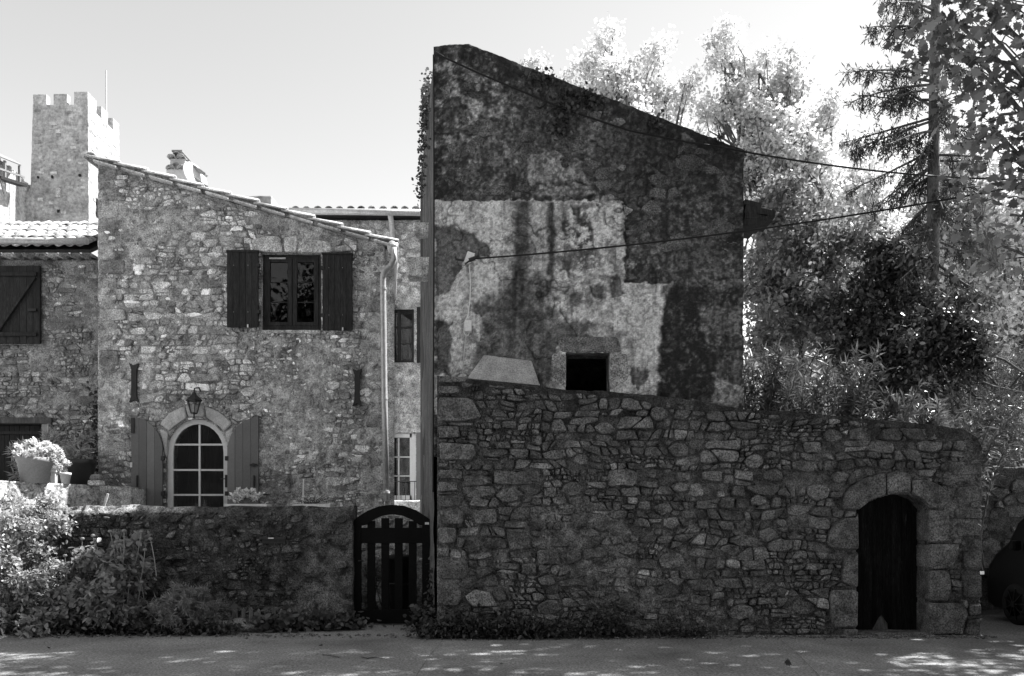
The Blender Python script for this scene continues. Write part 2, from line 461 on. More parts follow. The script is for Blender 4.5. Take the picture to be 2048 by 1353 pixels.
def boulders(n, box, r, holes, seed):
    rng = np.random.default_rng(seed); res = []
    for _ in range(n * 20):
        x, z = rng.uniform(box[0], box[1]), rng.uniform(box[2], box[3]); rr_ = rng.uniform(*r); k = rng.integers(6, 9); t0 = rng.uniform(0, 6)
        p = [(x + 1.25 * rr_ * rng.uniform(.78, 1.15) * math.cos(t0 + 6.283 * i / k), z + .82 * rr_ * rng.uniform(.78, 1.15) * math.sin(t0 + 6.283 * i / k)) for i in range(k)]
        X = np.array([q[0] for q in p] + [x]); Z = np.array([q[1] for q in p] + [z])
        if any(pip(h, X, Z).any() for h in holes) or any((pdist(h, X, Z) < .03).any() for h in holes): continue
        res.append(p); holes = holes + [p]
        if len(res) >= n: break
    return res
def area2(p): return abs(sum(p[i][0] * p[(i + 1) % len(p)][1] - p[(i + 1) % len(p)][0] * p[i][1] for i in range(len(p)))) / 2
def stone_geo(poly, rng, joint, h, back, conv, rough=1.0, flat=False):
    p = np.array(poly); c = p.mean(0)
    ar = area2(poly); s = math.sqrt(ar)
    p = c + (p - c) * max(.5, 1 - joint / (s * .5 + 1e-6))
    if len(p) > 9 and not flat: p = p[np.sort(rng.choice(len(p), 9, False))]
    # cut corners unevenly
    q = []
    n = len(p)
    for i in range(n):
        a, b, d = p[i - 1], p[i], p[(i + 1) % n]
        f = rng.uniform(.05, .2)
        f = min(f, .035 / (np.hypot(*(a - b)) + 1e-6)) if flat else f
        q.append(b + (a - b) * f); f2 = rng.uniform(.05, .2)
        f2 = min(f2, .035 / (np.hypot(*(d - b)) + 1e-6)) if flat else f2
        q.append(b + (d - b) * f2)
    if not flat:
        r2 = []
        for i in range(len(q)):
            a, b = q[i], q[(i + 1) % len(q)]; r2.append(a); l_ = np.hypot(*(b - a))
            if l_ > .07: r2.append(a + (b - a) * rng.uniform(.35, .65) + np.array([b[1] - a[1], a[0] - b[0]]) * rng.uniform(-.05, .11))
        q = r2
    p = np.array(q); n = len(p)
    p = p + rng.normal(0, .014 * s * rough, p.shape)
    tx, tz = rng.normal(0, .09 * rough, 2)
    def ring(k, w):
        r = c + (p - c) * k
        ww = w + (r[:, 0] - c[0]) * tx + (r[:, 1] - c[1]) * tz + rng.normal(0, .018 * s * rough, n) * (1 if w > 0 else 0)
        return [conv(a, b, d) for (a, b), d in zip(r, ww)]
    e = min(.016, .1 * s)
    V = [conv(a, b, -back) for a, b in p] + ring(1 - .3 * e / s, h - e) + ring(1 - 2.2 * e / s, h) + [conv(c[0], c[1], h + rng.uniform(-.03, .05) * s * rough)]
    F = []
    for k in range(2):
        for i in range(n):
            i2 = (i + 1) % n; F.append((k * n + i, k * n + i2, (k + 1) * n + i2, (k + 1) * n + i))
    for i in range(n): F.append((2 * n + i, 2 * n + (i + 1) % n, 3 * n))
    return V, F
def lay(cells, parent, mat, conv, seed, joint=.012, hr=(.0, .05), back=.08, tone=(.55, 1.5), pale=.05, name='stone', hfun=None, tfun=None, limit=300, skip=.05):
    """one object per stone for the 300 largest, the small rest as one part"""
    rng = np.random.default_rng(seed)
    cells = sorted(cells, key=area2, reverse=True)
    rest = MB()
    for k, poly in enumerate(cells):
        if area2(poly) < .0009: continue
        cx = sum(a for a, b in poly) / len(poly); cz = sum(b for a, b in poly) / len(poly)
        if rng.random() < skip: continue
        h = rng.uniform(*hr) + (hfun(cx, cz) if hfun else 0)
        V, F = stone_geo(poly, rng, joint * rng.uniform(.6, 1.6), h, back, conv)
        t = rng.uniform(*tone)
        if rng.random() < pale: t *= 1.7
        if tfun: t *= tfun(cx, cz)
        if k < limit:
            me = mesh_np(name, V, F, t, False); obj(name, me, mat, parent)
        else: rest.add(V, F, t)
    if rest.V:
        o = rest.build('small_stones', mat, parent, False); o['kind'] = 'stuff'
def dressed(polys, parent, mat, conv, seed, h=.05, back=.2, tones=None, name='dressed_stone', tr=(.8, 1.2), joint=.004):
    rng = np.random.default_rng(seed)
    for i, poly in enumerate(polys):
        V, F = stone_geo(poly, rng, joint, h + rng.uniform(-.008, .012), back, conv, .35, flat=True)
        obj(name, mesh_np(name, V, F, (tones[i] if tones else rng.uniform(*tr)), False), mat, parent)
def hf_wall(name, u0, u1, bot, top, conv, step, wfun, tfun, holes, mat, parent, thick, capnoise=.05):
    """relief face of a wall between bot(u) and top(u), wrapped over its top and round both ends"""
    nu = max(2, int((u1 - u0) / step)); us = np.linspace(u0, u1, nu + 1)
    h = float(np.max(top(us) - bot(us))); nv = max(2, int(h / step)); ts = np.linspace(0, 1, nv + 1)
    U, T = np.meshgrid(us, ts); Bv, Tv = bot(U), top(U); V = Bv + (Tv - Bv) * T
    W = wfun(U, V)
    kc = 6
    capw = np.linspace(0, 1, kc + 1)[1:]
    Uc = np.repeat(us[None], kc, 0); Wc = -thick * np.repeat(capw[:, None], nu + 1, 1) + W[-1][None] * (1 - capw[:, None])
    Vc = np.repeat(V[-1][None], kc, 0) + (fbm(Uc, Wc, 4, 3, 5) - .4) * capnoise * np.sin(np.pi * np.minimum(capw * 2, 1))[:, None]
    U = np.vstack([U, Uc]); V = np.vstack([V, Vc]); W = np.vstack([W, Wc])
    def side(col):
        w = W[:, col]; k = 4; out = []
        for i in range(1, k + 1):
            out.append((U[:, col] + (fbm(V[:, col], np.full(len(w), i * .3), 6, 3, 11) - .5) * .03, V[:, col], np.minimum(w, -thick * i / k)))
        return out
    L = side(0)[::-1]; R = side(-1)
    U = np.column_stack([a[0] for a in L] + [U] + [a[0] for a in R]); V = np.column_stack([a[1] for a in L] + [V] + [a[1] for a in R]); W = np.column_stack([a[2] for a in L] + [W] + [a[2] for a in R])
    ny, nx = U.shape
    co = np.array([conv(a, b, c) for a, b, c in zip(U.ravel(), V.ravel(), W.ravel())]) if False else np.stack(conv(U.ravel(), V.ravel(), W.ravel()), 1)
    i = np.arange(ny - 1)[:, None] * nx + np.arange(nx - 1)[None]
    Q = np.stack([i, i + 1, i + 1 + nx, i + nx], -1).reshape(-1, 4)
    if holes:
        cu = U.ravel()[Q].mean(1); cv = V.ravel()[Q].mean(1)
        kill = np.zeros(len(Q), bool)
        for hpoly in holes: kill |= pip(hpoly, cu, cv)
        Q = Q[~kill]
    tone = tfun(U, V).ravel() if tfun else 1.0
    return obj(name, mesh_np(name, co, Q, tone, True), mat, parent)
def ycv(Y): return lambda u, v, w: (u, Y - w, v)
def ycv_np(Y): return lambda u, v, w: (u, Y - w, v)
def poly_fn(pts):
    xs = np.array([p[0] for p in pts]); zs = np.array([p[1] for p in pts])
    return lambda u: np.interp(u, xs, zs)
def boxm(name, mat, parent, *a, bevel=0, tone=1.0):
    return MB().box(*a, tone=tone).build(name, mat, parent, bevel=bevel)

# ------------------------------------------------------------------ ground
def sheet(name, x0, x1, y0, y1, nx, ny, zf, mat):
    X, Y = np.meshgrid(np.linspace(x0, x1, nx + 1), np.linspace(y0, y1, ny + 1)); Z = zf(X, Y)
    i = np.arange(ny)[:, None] * (nx + 1) + np.arange(nx)[None]
    Q = np.stack([i, i + 1, i + nx + 2, i + nx + 1], -1).reshape(-1, 4)
    o = obj(name, mesh_np(name, np.stack([X.ravel(), Y.ravel(), Z.ravel()], 1), Q, 1.0, True), mat)
    o['kind'] = 'structure'
    return o
sheet('ground', -1500, 1500, -900, 2500, 60, 60, lambda x, y: x * 0 - .06, M['earth'])
sheet('road', -40, 40, -14, 14.2, 160, 90, lambda x, y: .012 * (fbm(x, y, .8, 3, 4) - .5), M['road'])
def hill_z(x, y):
    a = 35.6 * np.exp(-((x + 66) / 26) ** 2 - ((np.maximum(0, 88 - y)) / 26) ** 2) * sstep(40, 70, y)
    return a - .1 + 1.6 * (fbm(x, y, .16, 4, 3) - .5) * (a > 3)
sheet('castle_hill', -180, 10, 38, 160, 110, 80, hill_z, M['hill'])
def hill2_z(x, y):
    b = 58 * sstep(30, 120, x + y * .12) * sstep(70, 170, y)
    return b - .08 + 5 * (fbm(x, y, .06, 4, 8) - .5) * (b > 2)
sheet('wooded_hill', 10, 320, 60, 300, 90, 80, hill2_z, M['hill'])
sheet('garden_ground', 3.0, 30, 13.0, 45, 40, 40, lambda x, y: .7 + .25 * (fbm(x, y, .5, 3, 2) - .5), M['earth'])
sheet('house_terrace_ground', -16, -3.0, 12.55, 22, 30, 20, lambda x, y: 1.28 + .03 * fbm(x, y, 1, 3, 2), M['earth'])

# ------------------------------------------------------------------ front wall with the black door
YW = 11.0
fw = thing('rubble_garden_wall', 'tall dark rubble stone wall with sloping top and arched black door', 'wall', (2.8, YW, 0))
cw = ycv(YW)
topW = poly_fn(uvs([(870, 752), (937, 760), (1084, 774), (1133, 780), (1218, 784), (1287, 790), (1393, 803), (1500, 821), (1582, 824), (1654, 831), (1760, 841), (1866, 850), (1929, 860), (1955, 880), (1964, 905)], YW))
uL, uR = UV(874, 0, YW)[0], UV(1961, 0, YW)[0]
z3 = lambda pts: uvs([(840 + a * .4064, 750 + b * .4064) for a, b in pts], YW)
z4 = lambda pts: uvs([(1400 + a * .4235, 780 + b * .4235) for a, b in pts], YW)
door_hole = uvs([(1713, 1272), (1713, 1019), (1735, 1005), (1760, 995), (1790, 988), (1815, 989), (1836, 998), (1856, 1018), (1856, 1272)], YW)
arch_st = [z4(p) for p in (
    [(662, 565), (672, 500), (720, 450), (790, 410), (868, 392), (872, 495), (800, 520), (735, 572)],
    [(870, 395), (935, 382), (985, 400), (988, 490), (930, 488), (876, 500)],
    [(990, 425), (1060, 425), (1130, 455), (1185, 525), (1130, 560), (1082, 562), (1040, 515), (992, 490)])]
jamb_st = [z4(p) for p in (
    [(738, 580), (735, 600), (670, 605), (610, 650), (592, 730), (620, 752), (740, 759)],
    [(740, 761), (690, 775), (665, 860), (665, 910), (738, 939)],
    [(610, 943), (740, 942), (740, 1122), (620, 1120), (605, 1000)],
    [(670, 1126), (740, 1126), (736, 1172), (672, 1172)],
    [(1072, 566), (1165, 572), (1170, 640), (1155, 719), (1072, 724)],
    [(1070, 727), (1215, 727), (1222, 770), (1180, 846), (1072, 848)],
    [(1072, 850), (1160, 850), (1178, 930), (1165, 998), (1072, 1000)],
    [(1072, 1003), (1225, 1003), (1255, 1050), (1240, 1095), (1190, 1150), (1072, 1160)])]
quoins = [z4(p) for p in (
    [(1200, 460), (1290, 445), (1332, 470), (1330, 525), (1205, 545)], [(1235, 765), (1329, 755), (1328, 860), (1240, 850)],
    [(1225, 870), (1329, 865), (1329, 995), (1240, 985)], [(1260, 1010), (1322, 1005), (1326, 1065), (1262, 1070)],
    [(1255, 1085), (1326, 1075), (1322, 1165), (1240, 1160)], [(1170, 360), (1334, 350), (1339, 405), (1180, 405)],
    [(1190, 560), (1332, 555), (1330, 612), (1195, 610)], [(1195, 625), (1330, 630), (1328, 690), (1210, 700)],
    [(1010, 375), (1125, 372), (1095, 415), (1025, 410)])] + [z3(p) for p in (
    [(82, 5), (240, 12), (238, 40), (82, 42)], [(82, 52), (205, 55), (200, 95), (84, 98)],
    [(84, 105), (260, 112), (315, 215), (200, 235), (86, 230)], [(84, 250), (195, 252), (205, 310), (88, 318)],
    [(86, 330), (270, 340), (285, 400), (250, 425), (90, 420)], [(84, 432), (140, 435), (142, 458), (84, 456)],
    [(82, 465), (215, 468), (215, 515), (84, 512)], [(82, 522), (190, 528), (192, 575), (82, 580)], [(80, 590), (205, 590), (208, 650), (84, 655)],
    [(82, 665), (220, 660), (220, 738), (86, 738)], [(84, 745), (185, 750), (180, 830), (90, 838)], [(86, 845), (150, 848), (145, 900), (88, 900)],
    [(86, 910), (235, 908), (245, 960), (225, 1010), (90, 1010)], [(94, 1025), (200, 1025), (210, 1100), (190, 1140), (98, 1140)],
    [(98, 1150), (180, 1150), (190, 1220), (104, 1230)])]
big = [z3(p) for p in (
    [(415, 755), (540, 755), (548, 860), (440, 868)], [(255, 665), (380, 655), (385, 735), (270, 740)], [(570, 860), (680, 855), (700, 935), (575, 935)],
    [(715, 860), (795, 858), (800, 910), (715, 945)], [(215, 1090), (270, 1050), (350, 1070), (385, 1140), (260, 1145)],
    [(1195, 705), (1260, 695), (1283, 735), (1240, 765), (1190, 750)], [(1380, 475), (1490, 470), (1490, 530), (1385, 525)],
    [(620, 785), (740, 790), (745, 850), (620, 850)], [(1300, 1010), (1440, 1000), (1445, 1065), (1330, 1065)],
    [(1015, 600), (1075, 602), (1070, 640), (1020, 640)], [(1455, 575), (1490, 565), (1505, 600), (1465, 608)],
    [(1100, 1170), (1170, 1172), (1172, 1205), (1090, 1205)], [(650, 220), (700, 215), (730, 285), (640, 285)], [(400, 225), (480, 225), (478, 270), (402, 268)],
    [(545, 300), (605, 295), (600, 355), (550, 345)], [(365, 330), (440, 325), (455, 365), (370, 370)], [(265, 960), (350, 945), (378, 965), (290, 1008)])]
big_t = [.8, .85, .85, .8, 1.9, 1.35, 1.0, .9, 1.0, 1.5, 1.9, 1.8, 1.0, .9, .9, .9, 1.0]
region = [(uL, .0)] + [(uR, .0)] + [(u, float(topW(u)) - .05) for u in np.linspace(uR, uL, 14)]
allhand = arch_st + jamb_st + quoins + big
def mort(U, V): return .035 * (fbm(U, V, 1.1, 3, 21) - .5) + .065 * (fbm(U, V, 9, 3, 22, .6) - .5) + .03 * (fbm(U, V, 24, 2, 23) - .5) - .022 + .03 * sstep(.45, .05, topW(U) - V) 
patch = lambda U, V: sstep(.56, .68, fbm(U, V, .75, 3, 31))
def w_fw(U, V): return mort(U, V) + .03 * patch(U, V)
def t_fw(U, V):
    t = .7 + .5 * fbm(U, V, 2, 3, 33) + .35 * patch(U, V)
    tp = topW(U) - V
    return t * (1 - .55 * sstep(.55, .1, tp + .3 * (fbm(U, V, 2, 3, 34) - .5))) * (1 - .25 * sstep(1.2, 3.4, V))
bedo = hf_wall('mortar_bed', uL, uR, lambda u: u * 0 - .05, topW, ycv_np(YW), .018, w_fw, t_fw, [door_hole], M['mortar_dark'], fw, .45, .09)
bould = boulders(34, (uL + .5, uR - .4, .15, 3.3), (.1, .17), [door_hole] + allhand, 6)
bould = [b_ for b_ in bould if max(q[1] for q in b_) < float(topW(b_[0][0])) - .15]
cells = coursed(region, [door_hole] + allhand + bould, seed=5)
lay(bould, bedo, M['stone_dark'], cw, 9, joint=.01, hr=(.03, .06), tone=(.7, 1.2), pale=.04)
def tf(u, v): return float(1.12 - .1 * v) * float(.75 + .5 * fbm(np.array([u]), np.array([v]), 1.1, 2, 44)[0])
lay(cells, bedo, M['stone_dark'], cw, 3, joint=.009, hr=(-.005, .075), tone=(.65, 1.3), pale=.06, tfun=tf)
dressed(arch_st + jamb_st, bedo, M['stone_dark'], cw, 4, h=.075, back=.30, tr=(.8, 1.1))
dressed(quoins, bedo, M['stone_dark'], cw, 6, h=.05, back=.25, tr=(.75, 1.1), joint=.014)
dressed(big, bedo, M['stone_dark'], cw, 8, h=.06, back=.1, tones=big_t, joint=.012)
MB().prism([(uL + .03, -.05), (uR - .03, -.05)] + [(u, float(topW(u)) - .06) for u in np.linspace(uR - .03, uL + .03, 14)], YW + .08, YW + .44, [[(p[0], max(p[1], -.04)) for p in door_hole]]).build('wall_core', M['mortar_dark'], fw)
# old plank door
d0, d1 = UV(1706, 0, YW)[0], UV(1862, 0, YW)[0]
door = MB().box(d0, d1, YW + .33, YW + .37, .0, 2.05).build('door', M['wood_old'], fw)
dtop = poly_fn(sorted([(p[0], p[1] + .03) for p in door_hole[1:-1]]))
npl = 8; rr = random.Random(4)
for i in range(npl):
    a, b = d0 + (d1 - d0) * i / npl + .004, d0 + (d1 - d0) * (i + 1) / npl - .004
    zb = .02 + rr.uniform(0, .02)
    poly = [(a, zb), (b, zb), (b, float(dtop(b)) + .06), (a, float(dtop(a)) + .06)]
    if i == 3: poly = [(a, zb + .04), (b - .05, zb + .19), (b, zb + .24), (b, float(dtop(b)) + .06), (a, float(dtop(a)) + .06)]
    if i == 4: poly = [(a, zb + .24), (a + .04, zb + .17), (b, zb + .06), (b, float(dtop(b)) + .06), (a, float(dtop(a)) + .06)]
    yy = YW + .285 + rr.uniform(0, .008)
    MB().prism(poly, yy, yy + .035, tone=rr.uniform(.7, 1.4)).build('plank', M['wood_old'], door, bevel=.003)
MB().box(d0 + .35, d0 + .66, YW + .322, YW + .328, .0, .3, tone=.5).build('board_patch', M['wood_grey'], door)
boxm('threshold', M['stone_dark'], fw, d0 - .02, d1 + .1, YW - .04, YW + .35, -.03, .035, bevel=.012)

# ------------------------------------------------------------------ tall rendered house
YB = 11.42
tb = thing('rendered_house', 'tall windowless lichen stained rendered house with slanting roof line', 'house', (1.2, YB, 0))
cb = ycv(YB)
bL, bR = UV(868, 0, YB)[0], UV(1487, 0, YB)[0]
topB = poly_fn(uvs([(866, 100), (900, 94), (938, 93), (1000, 117), (1240, 209), (1483, 303)], YB))
win = uvs([(1132, 790), (1132, 706), (1219, 706), (1219, 790)], YB)
def PXY(U, V): return U / YB * FPX + CX, HY - (V - EYE) / YB * FPX
pale_poly = [(866, 401), (1248, 401), (1250, 565), (1345, 568), (1325, 640), (1318, 830), (866, 830)]
peel = [[(868, 452), (905, 450), (935, 462), (960, 475), (978, 490), (980, 505), (965, 522), (930, 524), (912, 545), (906, 565), (890, 590), (868, 592)],
        [(955, 610), (965, 608), (972, 625), (958, 634), (950, 630)], [(1145, 415), (1160, 417), (1158, 440), (1142, 436)],
        [(1125, 525), (1140, 522), (1145, 540), (1135, 550), (1124, 546)], [(1140, 585), (1155, 588), (1160, 610), (1150, 615), (1136, 605)],
        [(1262, 735), (1285, 735), (1302, 745), (1300, 765), (1282, 775), (1262, 770)],
        [(1408, 618), (1425, 612), (1487, 610), (1487, 672), (1425, 670), (1400, 645)], [(1440, 720), (1460, 705), (1487, 700), (1487, 770), (1460, 765), (1435, 750)],
        [(1085, 690), (1110, 650), (1150, 640), (1220, 650), (1225, 672), (1120, 690), (1110, 720), (1095, 740), (1078, 745)],
        [(868, 640), (905, 640), (900, 690), (910, 700), (905, 745), (868, 750)],
        [(1215, 555), (1235, 550), (1247, 590), (1222, 598)], [(1184, 570), (1200, 572), (1208, 592), (1186, 598)]]
scar = [[(1055, 320), (1095, 296), (1125, 310), (1165, 330), (1175, 365), (1060, 368)], [(1070, 372), (1180, 372), (1190, 390), (1070, 392)],
        [(1205, 390), (1230, 390), (1232, 404), (1205, 404)], [(1010, 285), (1040, 325), (1025, 350), (1005, 300)], [(925, 130), (960, 150), (965, 230), (945, 250), (940, 180)],
        [(1360, 275), (1385, 277), (1385, 287), (1358, 286)], [(925, 268), (958, 268), (955, 280), (925, 281)]]
def wob(x, y, a, s, seed): return x + a * (fbm(x, y, s, 4, seed) - .5), y + a * (fbm(x, y, s, 4, seed + 9) - .5)
def smask(polys, x, y, soft=3.0, a=26, s=.05, seed=60):
    wx, wy = wob(x, y, a, s, seed); m = np.zeros(np.shape(x))
    for p in polys:
        d = pdist(p, wx, wy) * np.where(pip(p, wx, wy), 1, -1); m = np.maximum(m, sstep(-soft, soft, d))
    return m
def streak(x, y, cx, w, y0, y1, wgl=8):
    xx = x + wgl * (fbm(y * .6, x * .1, .03, 3, 71) - .5) + 10 * (fbm(x, y, .09, 3, 72) - .5)
    return np.exp(-((xx - cx) / w) ** 2) * sstep(y0 - 6, y0 + 6, y) * (1 - sstep(y1 - 50, y1 + 30, y))
def w_tb(U, V):
    x, y = PXY(U, V)
    pp = smask([pale_poly], x, y, 1.0, 13, .11, 61)
    pe = smask(peel, x, y, 1.5)
    sc = smask(scar, x, y, 2.0)
    w = .016 * (fbm(U, V, 25, 3, 40) - .5) + .012 * (fbm(U, V, 2.2, 4, 41) - .5) + .06 * (1 - pp) * (fbm(U, V, 5, 5, 42) - .5) + .008 * (fbm(U, V, 14, 3, 43) - .5)
    w = w + .022 * pp - .03 * pe + .015 * sc
    crack = np.abs(fbm(U, V, 1.6, 4, 47) - .5)
    w = w - .018 * sstep(.012, .003, crack) * (fbm(U, V, .9, 2, 48) > .52)
    up = topB(U) - V
    w = w + .05 * sstep(.2, .14, up)
    for (a, b) in (((1250, 401), (1256, 565)), ((868, 398), (1250, 404)), ((1250, 560), (1330, 568))):   # raised render edge strips
        d = pdist([a, b], x + 6 * (fbm(x, y, .05, 3, 90) - .5), y + 6 * (fbm(x, y, .05, 3, 91) - .5)); w = w - .025 * sstep(5, 2.5, d)
    return w
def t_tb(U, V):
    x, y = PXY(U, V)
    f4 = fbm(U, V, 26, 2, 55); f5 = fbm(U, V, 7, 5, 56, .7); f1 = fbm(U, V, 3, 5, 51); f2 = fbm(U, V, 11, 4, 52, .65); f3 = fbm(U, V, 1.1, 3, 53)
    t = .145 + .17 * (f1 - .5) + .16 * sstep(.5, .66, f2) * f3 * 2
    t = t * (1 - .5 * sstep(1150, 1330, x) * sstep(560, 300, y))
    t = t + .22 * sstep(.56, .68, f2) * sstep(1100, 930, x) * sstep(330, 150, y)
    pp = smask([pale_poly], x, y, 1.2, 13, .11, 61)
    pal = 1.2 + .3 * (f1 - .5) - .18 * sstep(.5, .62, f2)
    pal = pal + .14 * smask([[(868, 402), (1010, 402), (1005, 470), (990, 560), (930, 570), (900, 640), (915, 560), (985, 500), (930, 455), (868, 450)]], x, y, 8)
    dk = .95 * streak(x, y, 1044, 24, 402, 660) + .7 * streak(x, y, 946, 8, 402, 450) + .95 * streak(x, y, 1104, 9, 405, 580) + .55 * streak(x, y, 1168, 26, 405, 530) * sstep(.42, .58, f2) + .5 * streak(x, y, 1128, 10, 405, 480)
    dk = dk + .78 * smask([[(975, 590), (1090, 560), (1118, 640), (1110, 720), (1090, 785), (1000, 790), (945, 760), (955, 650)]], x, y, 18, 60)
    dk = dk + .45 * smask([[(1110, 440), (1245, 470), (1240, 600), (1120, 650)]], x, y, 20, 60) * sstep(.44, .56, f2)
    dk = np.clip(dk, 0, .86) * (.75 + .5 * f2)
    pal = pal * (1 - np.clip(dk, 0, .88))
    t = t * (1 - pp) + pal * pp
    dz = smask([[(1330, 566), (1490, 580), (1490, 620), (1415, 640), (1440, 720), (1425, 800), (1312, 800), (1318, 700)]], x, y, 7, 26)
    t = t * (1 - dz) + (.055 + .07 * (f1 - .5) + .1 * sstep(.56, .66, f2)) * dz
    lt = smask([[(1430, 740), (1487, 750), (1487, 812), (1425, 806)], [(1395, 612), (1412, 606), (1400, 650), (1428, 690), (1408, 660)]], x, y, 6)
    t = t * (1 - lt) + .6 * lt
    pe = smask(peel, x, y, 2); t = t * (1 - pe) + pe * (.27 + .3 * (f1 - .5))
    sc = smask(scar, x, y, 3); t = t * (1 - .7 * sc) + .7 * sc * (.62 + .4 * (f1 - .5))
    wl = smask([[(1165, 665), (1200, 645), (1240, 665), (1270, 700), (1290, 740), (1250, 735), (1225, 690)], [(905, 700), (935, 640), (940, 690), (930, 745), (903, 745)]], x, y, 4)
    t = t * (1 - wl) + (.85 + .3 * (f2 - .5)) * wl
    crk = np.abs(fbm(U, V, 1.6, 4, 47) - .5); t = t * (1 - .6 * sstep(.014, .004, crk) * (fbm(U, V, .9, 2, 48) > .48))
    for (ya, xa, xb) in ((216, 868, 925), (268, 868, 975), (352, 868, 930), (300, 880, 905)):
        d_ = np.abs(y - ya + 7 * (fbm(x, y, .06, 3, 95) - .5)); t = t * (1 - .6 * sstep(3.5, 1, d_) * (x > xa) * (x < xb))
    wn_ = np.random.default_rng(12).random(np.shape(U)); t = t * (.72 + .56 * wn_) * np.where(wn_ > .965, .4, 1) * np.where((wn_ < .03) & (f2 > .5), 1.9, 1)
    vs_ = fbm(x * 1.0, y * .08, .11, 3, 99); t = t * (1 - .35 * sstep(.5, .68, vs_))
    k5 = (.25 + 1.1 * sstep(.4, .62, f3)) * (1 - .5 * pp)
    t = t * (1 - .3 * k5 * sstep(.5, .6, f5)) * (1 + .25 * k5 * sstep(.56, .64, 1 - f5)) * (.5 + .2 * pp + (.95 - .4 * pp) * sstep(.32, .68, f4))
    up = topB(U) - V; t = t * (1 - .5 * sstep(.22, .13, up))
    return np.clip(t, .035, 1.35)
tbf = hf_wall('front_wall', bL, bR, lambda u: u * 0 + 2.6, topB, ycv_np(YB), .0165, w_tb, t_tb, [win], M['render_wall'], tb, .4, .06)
MB().prism([(bL + .04, 0), (bR - .04, 0)] + [(u, float(topB(u)) - .06) for u in np.linspace(bR - .04, bL + .04, 8)], YB + .07, YB + .42, [win]).build('wall_core', M['mortar_dark'], tb)
regB = uvs([(880, 395), (1240, 395), (1262, 550), (1480, 560), (1480, 330), (1240, 235), (960, 130), (880, 125)], YB)
cellsB = rubble(regB, [], [(.12, .17, 60), (.08, .12, 500), (.05, .08, 2500)], 1.6, 75)
rq = random.Random(3); cellsB = [c_ for c_ in cellsB if rq.random() < .5]
lay(cellsB, tbf, M['stone_dark'], cb, 73, joint=.012, hr=(-.014, .02), tone=(.45, 1.0), pale=.08, back=.05)
z2 = lambda pts: uvs([(840 + a * .3418, 380 + b * .3418) for a, b in pts], YB)
dressed([z2(p) for p in ([(800, 862), (1160, 862), (1185, 955), (812, 953)], [(770, 957), (856, 957), (856, 1170), (765, 1100)], [(1108, 957), (1215, 955), (1222, 1110), (1108, 1180)])],
        tbf, M['stone_dark'], cb, 14, h=.03, back=.3, tones=[1.25, 2.0, 2.1])
# shell of the house: side walls, back and roof (the plan widens towards the back on the left)
LB = [(bL + .02, YB + .06), (-1.72, 14.4)]
zt = float(topB(bL))
side = MB()
n = 26; rs = random.Random(9)
for i in range(n):
    pass
def side_grid():
    A, Bp = Vector((bL, YB + .01, 0)), Vector((-1.72, 14.4, 0)); d = (Bp - A); nrm = Vector((d.y, -d.x, 0)).normalized() * -1
    t = np.linspace(0, 1, 90); z = np.linspace(0, 1, 130)
    T, Zp = np.meshgrid(t, z); zt_ = zt - .25 * T * 2; Z = Zp * zt_
    w = .05 * (fbm(T * 5, Z, 2.0, 4, 81) - .5)
    X = A.x + d.x * T + nrm.x * w; Y = A.y + d.y * T + nrm.y * w
    i = np.arange(129)[:, None] * 90 + np.arange(89)[None]
    Q = np.stack([i, i + 1, i + 91, i + 90], -1).reshape(-1, 4)
    tone = .2 + .5 * (fbm(T * 60, Z * .7, 1.2, 5, 82) - .5)
    return obj('side_wall', mesh_np('side_wall', np.stack([X.ravel(), Y.ravel(), Z.ravel()], 1), Q, tone.ravel(), True), M['render_wall'], tb)
side_grid()
zr = float(topB(bR))
def quad(mb, a, b, c, d, t=.08):
    a, b, c, d = map(Vector, (a, b, c, d)); n_ = (b - a).cross(d - a).normalized() * t
    V = [a, b, c, d, a + n_, b + n_, c + n_, d + n_]
    return mb.add(V, [(0, 1, 2, 3), (7, 6, 5, 4), (0, 4, 5, 1), (1, 5, 6, 2), (2, 6, 7, 3), (3, 7, 4, 0)])
quad(MB(), (bL + .1, YB + .4, 0), (-1.6, 14.35, 0), (-1.6, 14.35, zt - .6), (bL + .1, YB + .4, zt - .12), -.12).build('inner_wall', M['room'], tb)
quad(MB(), (bR - .06, YB + .4, 0), (bR - .06, 14.4, 0), (bR - .06, 14.4, zr - .5), (bR - .06, YB + .4, zr - .08), .12).build('right_wall', M['mortar_dark'], tb)
quad(MB(), (-1.7, 14.4, 0), (bR, 14.4, 0), (bR, 14.4, zr - .5), (-1.7, 14.4, zt - .6), -.1).build('back_wall', M['mortar_dark'], tb)
quad(MB(), (bL + .05, YB + .41, zt - .1), (bR - .05, YB + .41, zr - .09), (bR - .05, 14.4, zr - .5), (-1.66, 14.4, zt - .6), .1).build('roof', M['tile'], tb)
boxm('loft_floor', M['room'], tb, bL + .3, bR - .2, YB + .45, 14.3, 3.0, 3.1)
# projecting eave slabs on the right, stone corbels on the left
for i, (x0, x1, y0, y1, th) in enumerate([(1478, 1512, 422, 428, .08), (1480, 1539, 436, 440, .12), (1480, 1524, 450, 450, .09), (1478, 1510, 462, 460, .09)]):
    a, b = P(x0, y0 - 4, YB + .25), P(x1, y1 - 4 + (8 if i == 1 else 3), YB + .25)
    MB().bar(a, b, .55, th).build('eave_slab', M['wood_dark'], tb, bevel=.01)
for (px, py, w, h) in ((853, 463, .2, .16), (846, 535, .26, .22), (842, 552, .22, .12)):
    c = P(px, py, 12.6); MB().box(c.x - w, c.x + w, 12.4, 12.75, c.z - h / 2, c.z + h / 2).build('corbel', M['stone_house'], tb, bevel=.03)

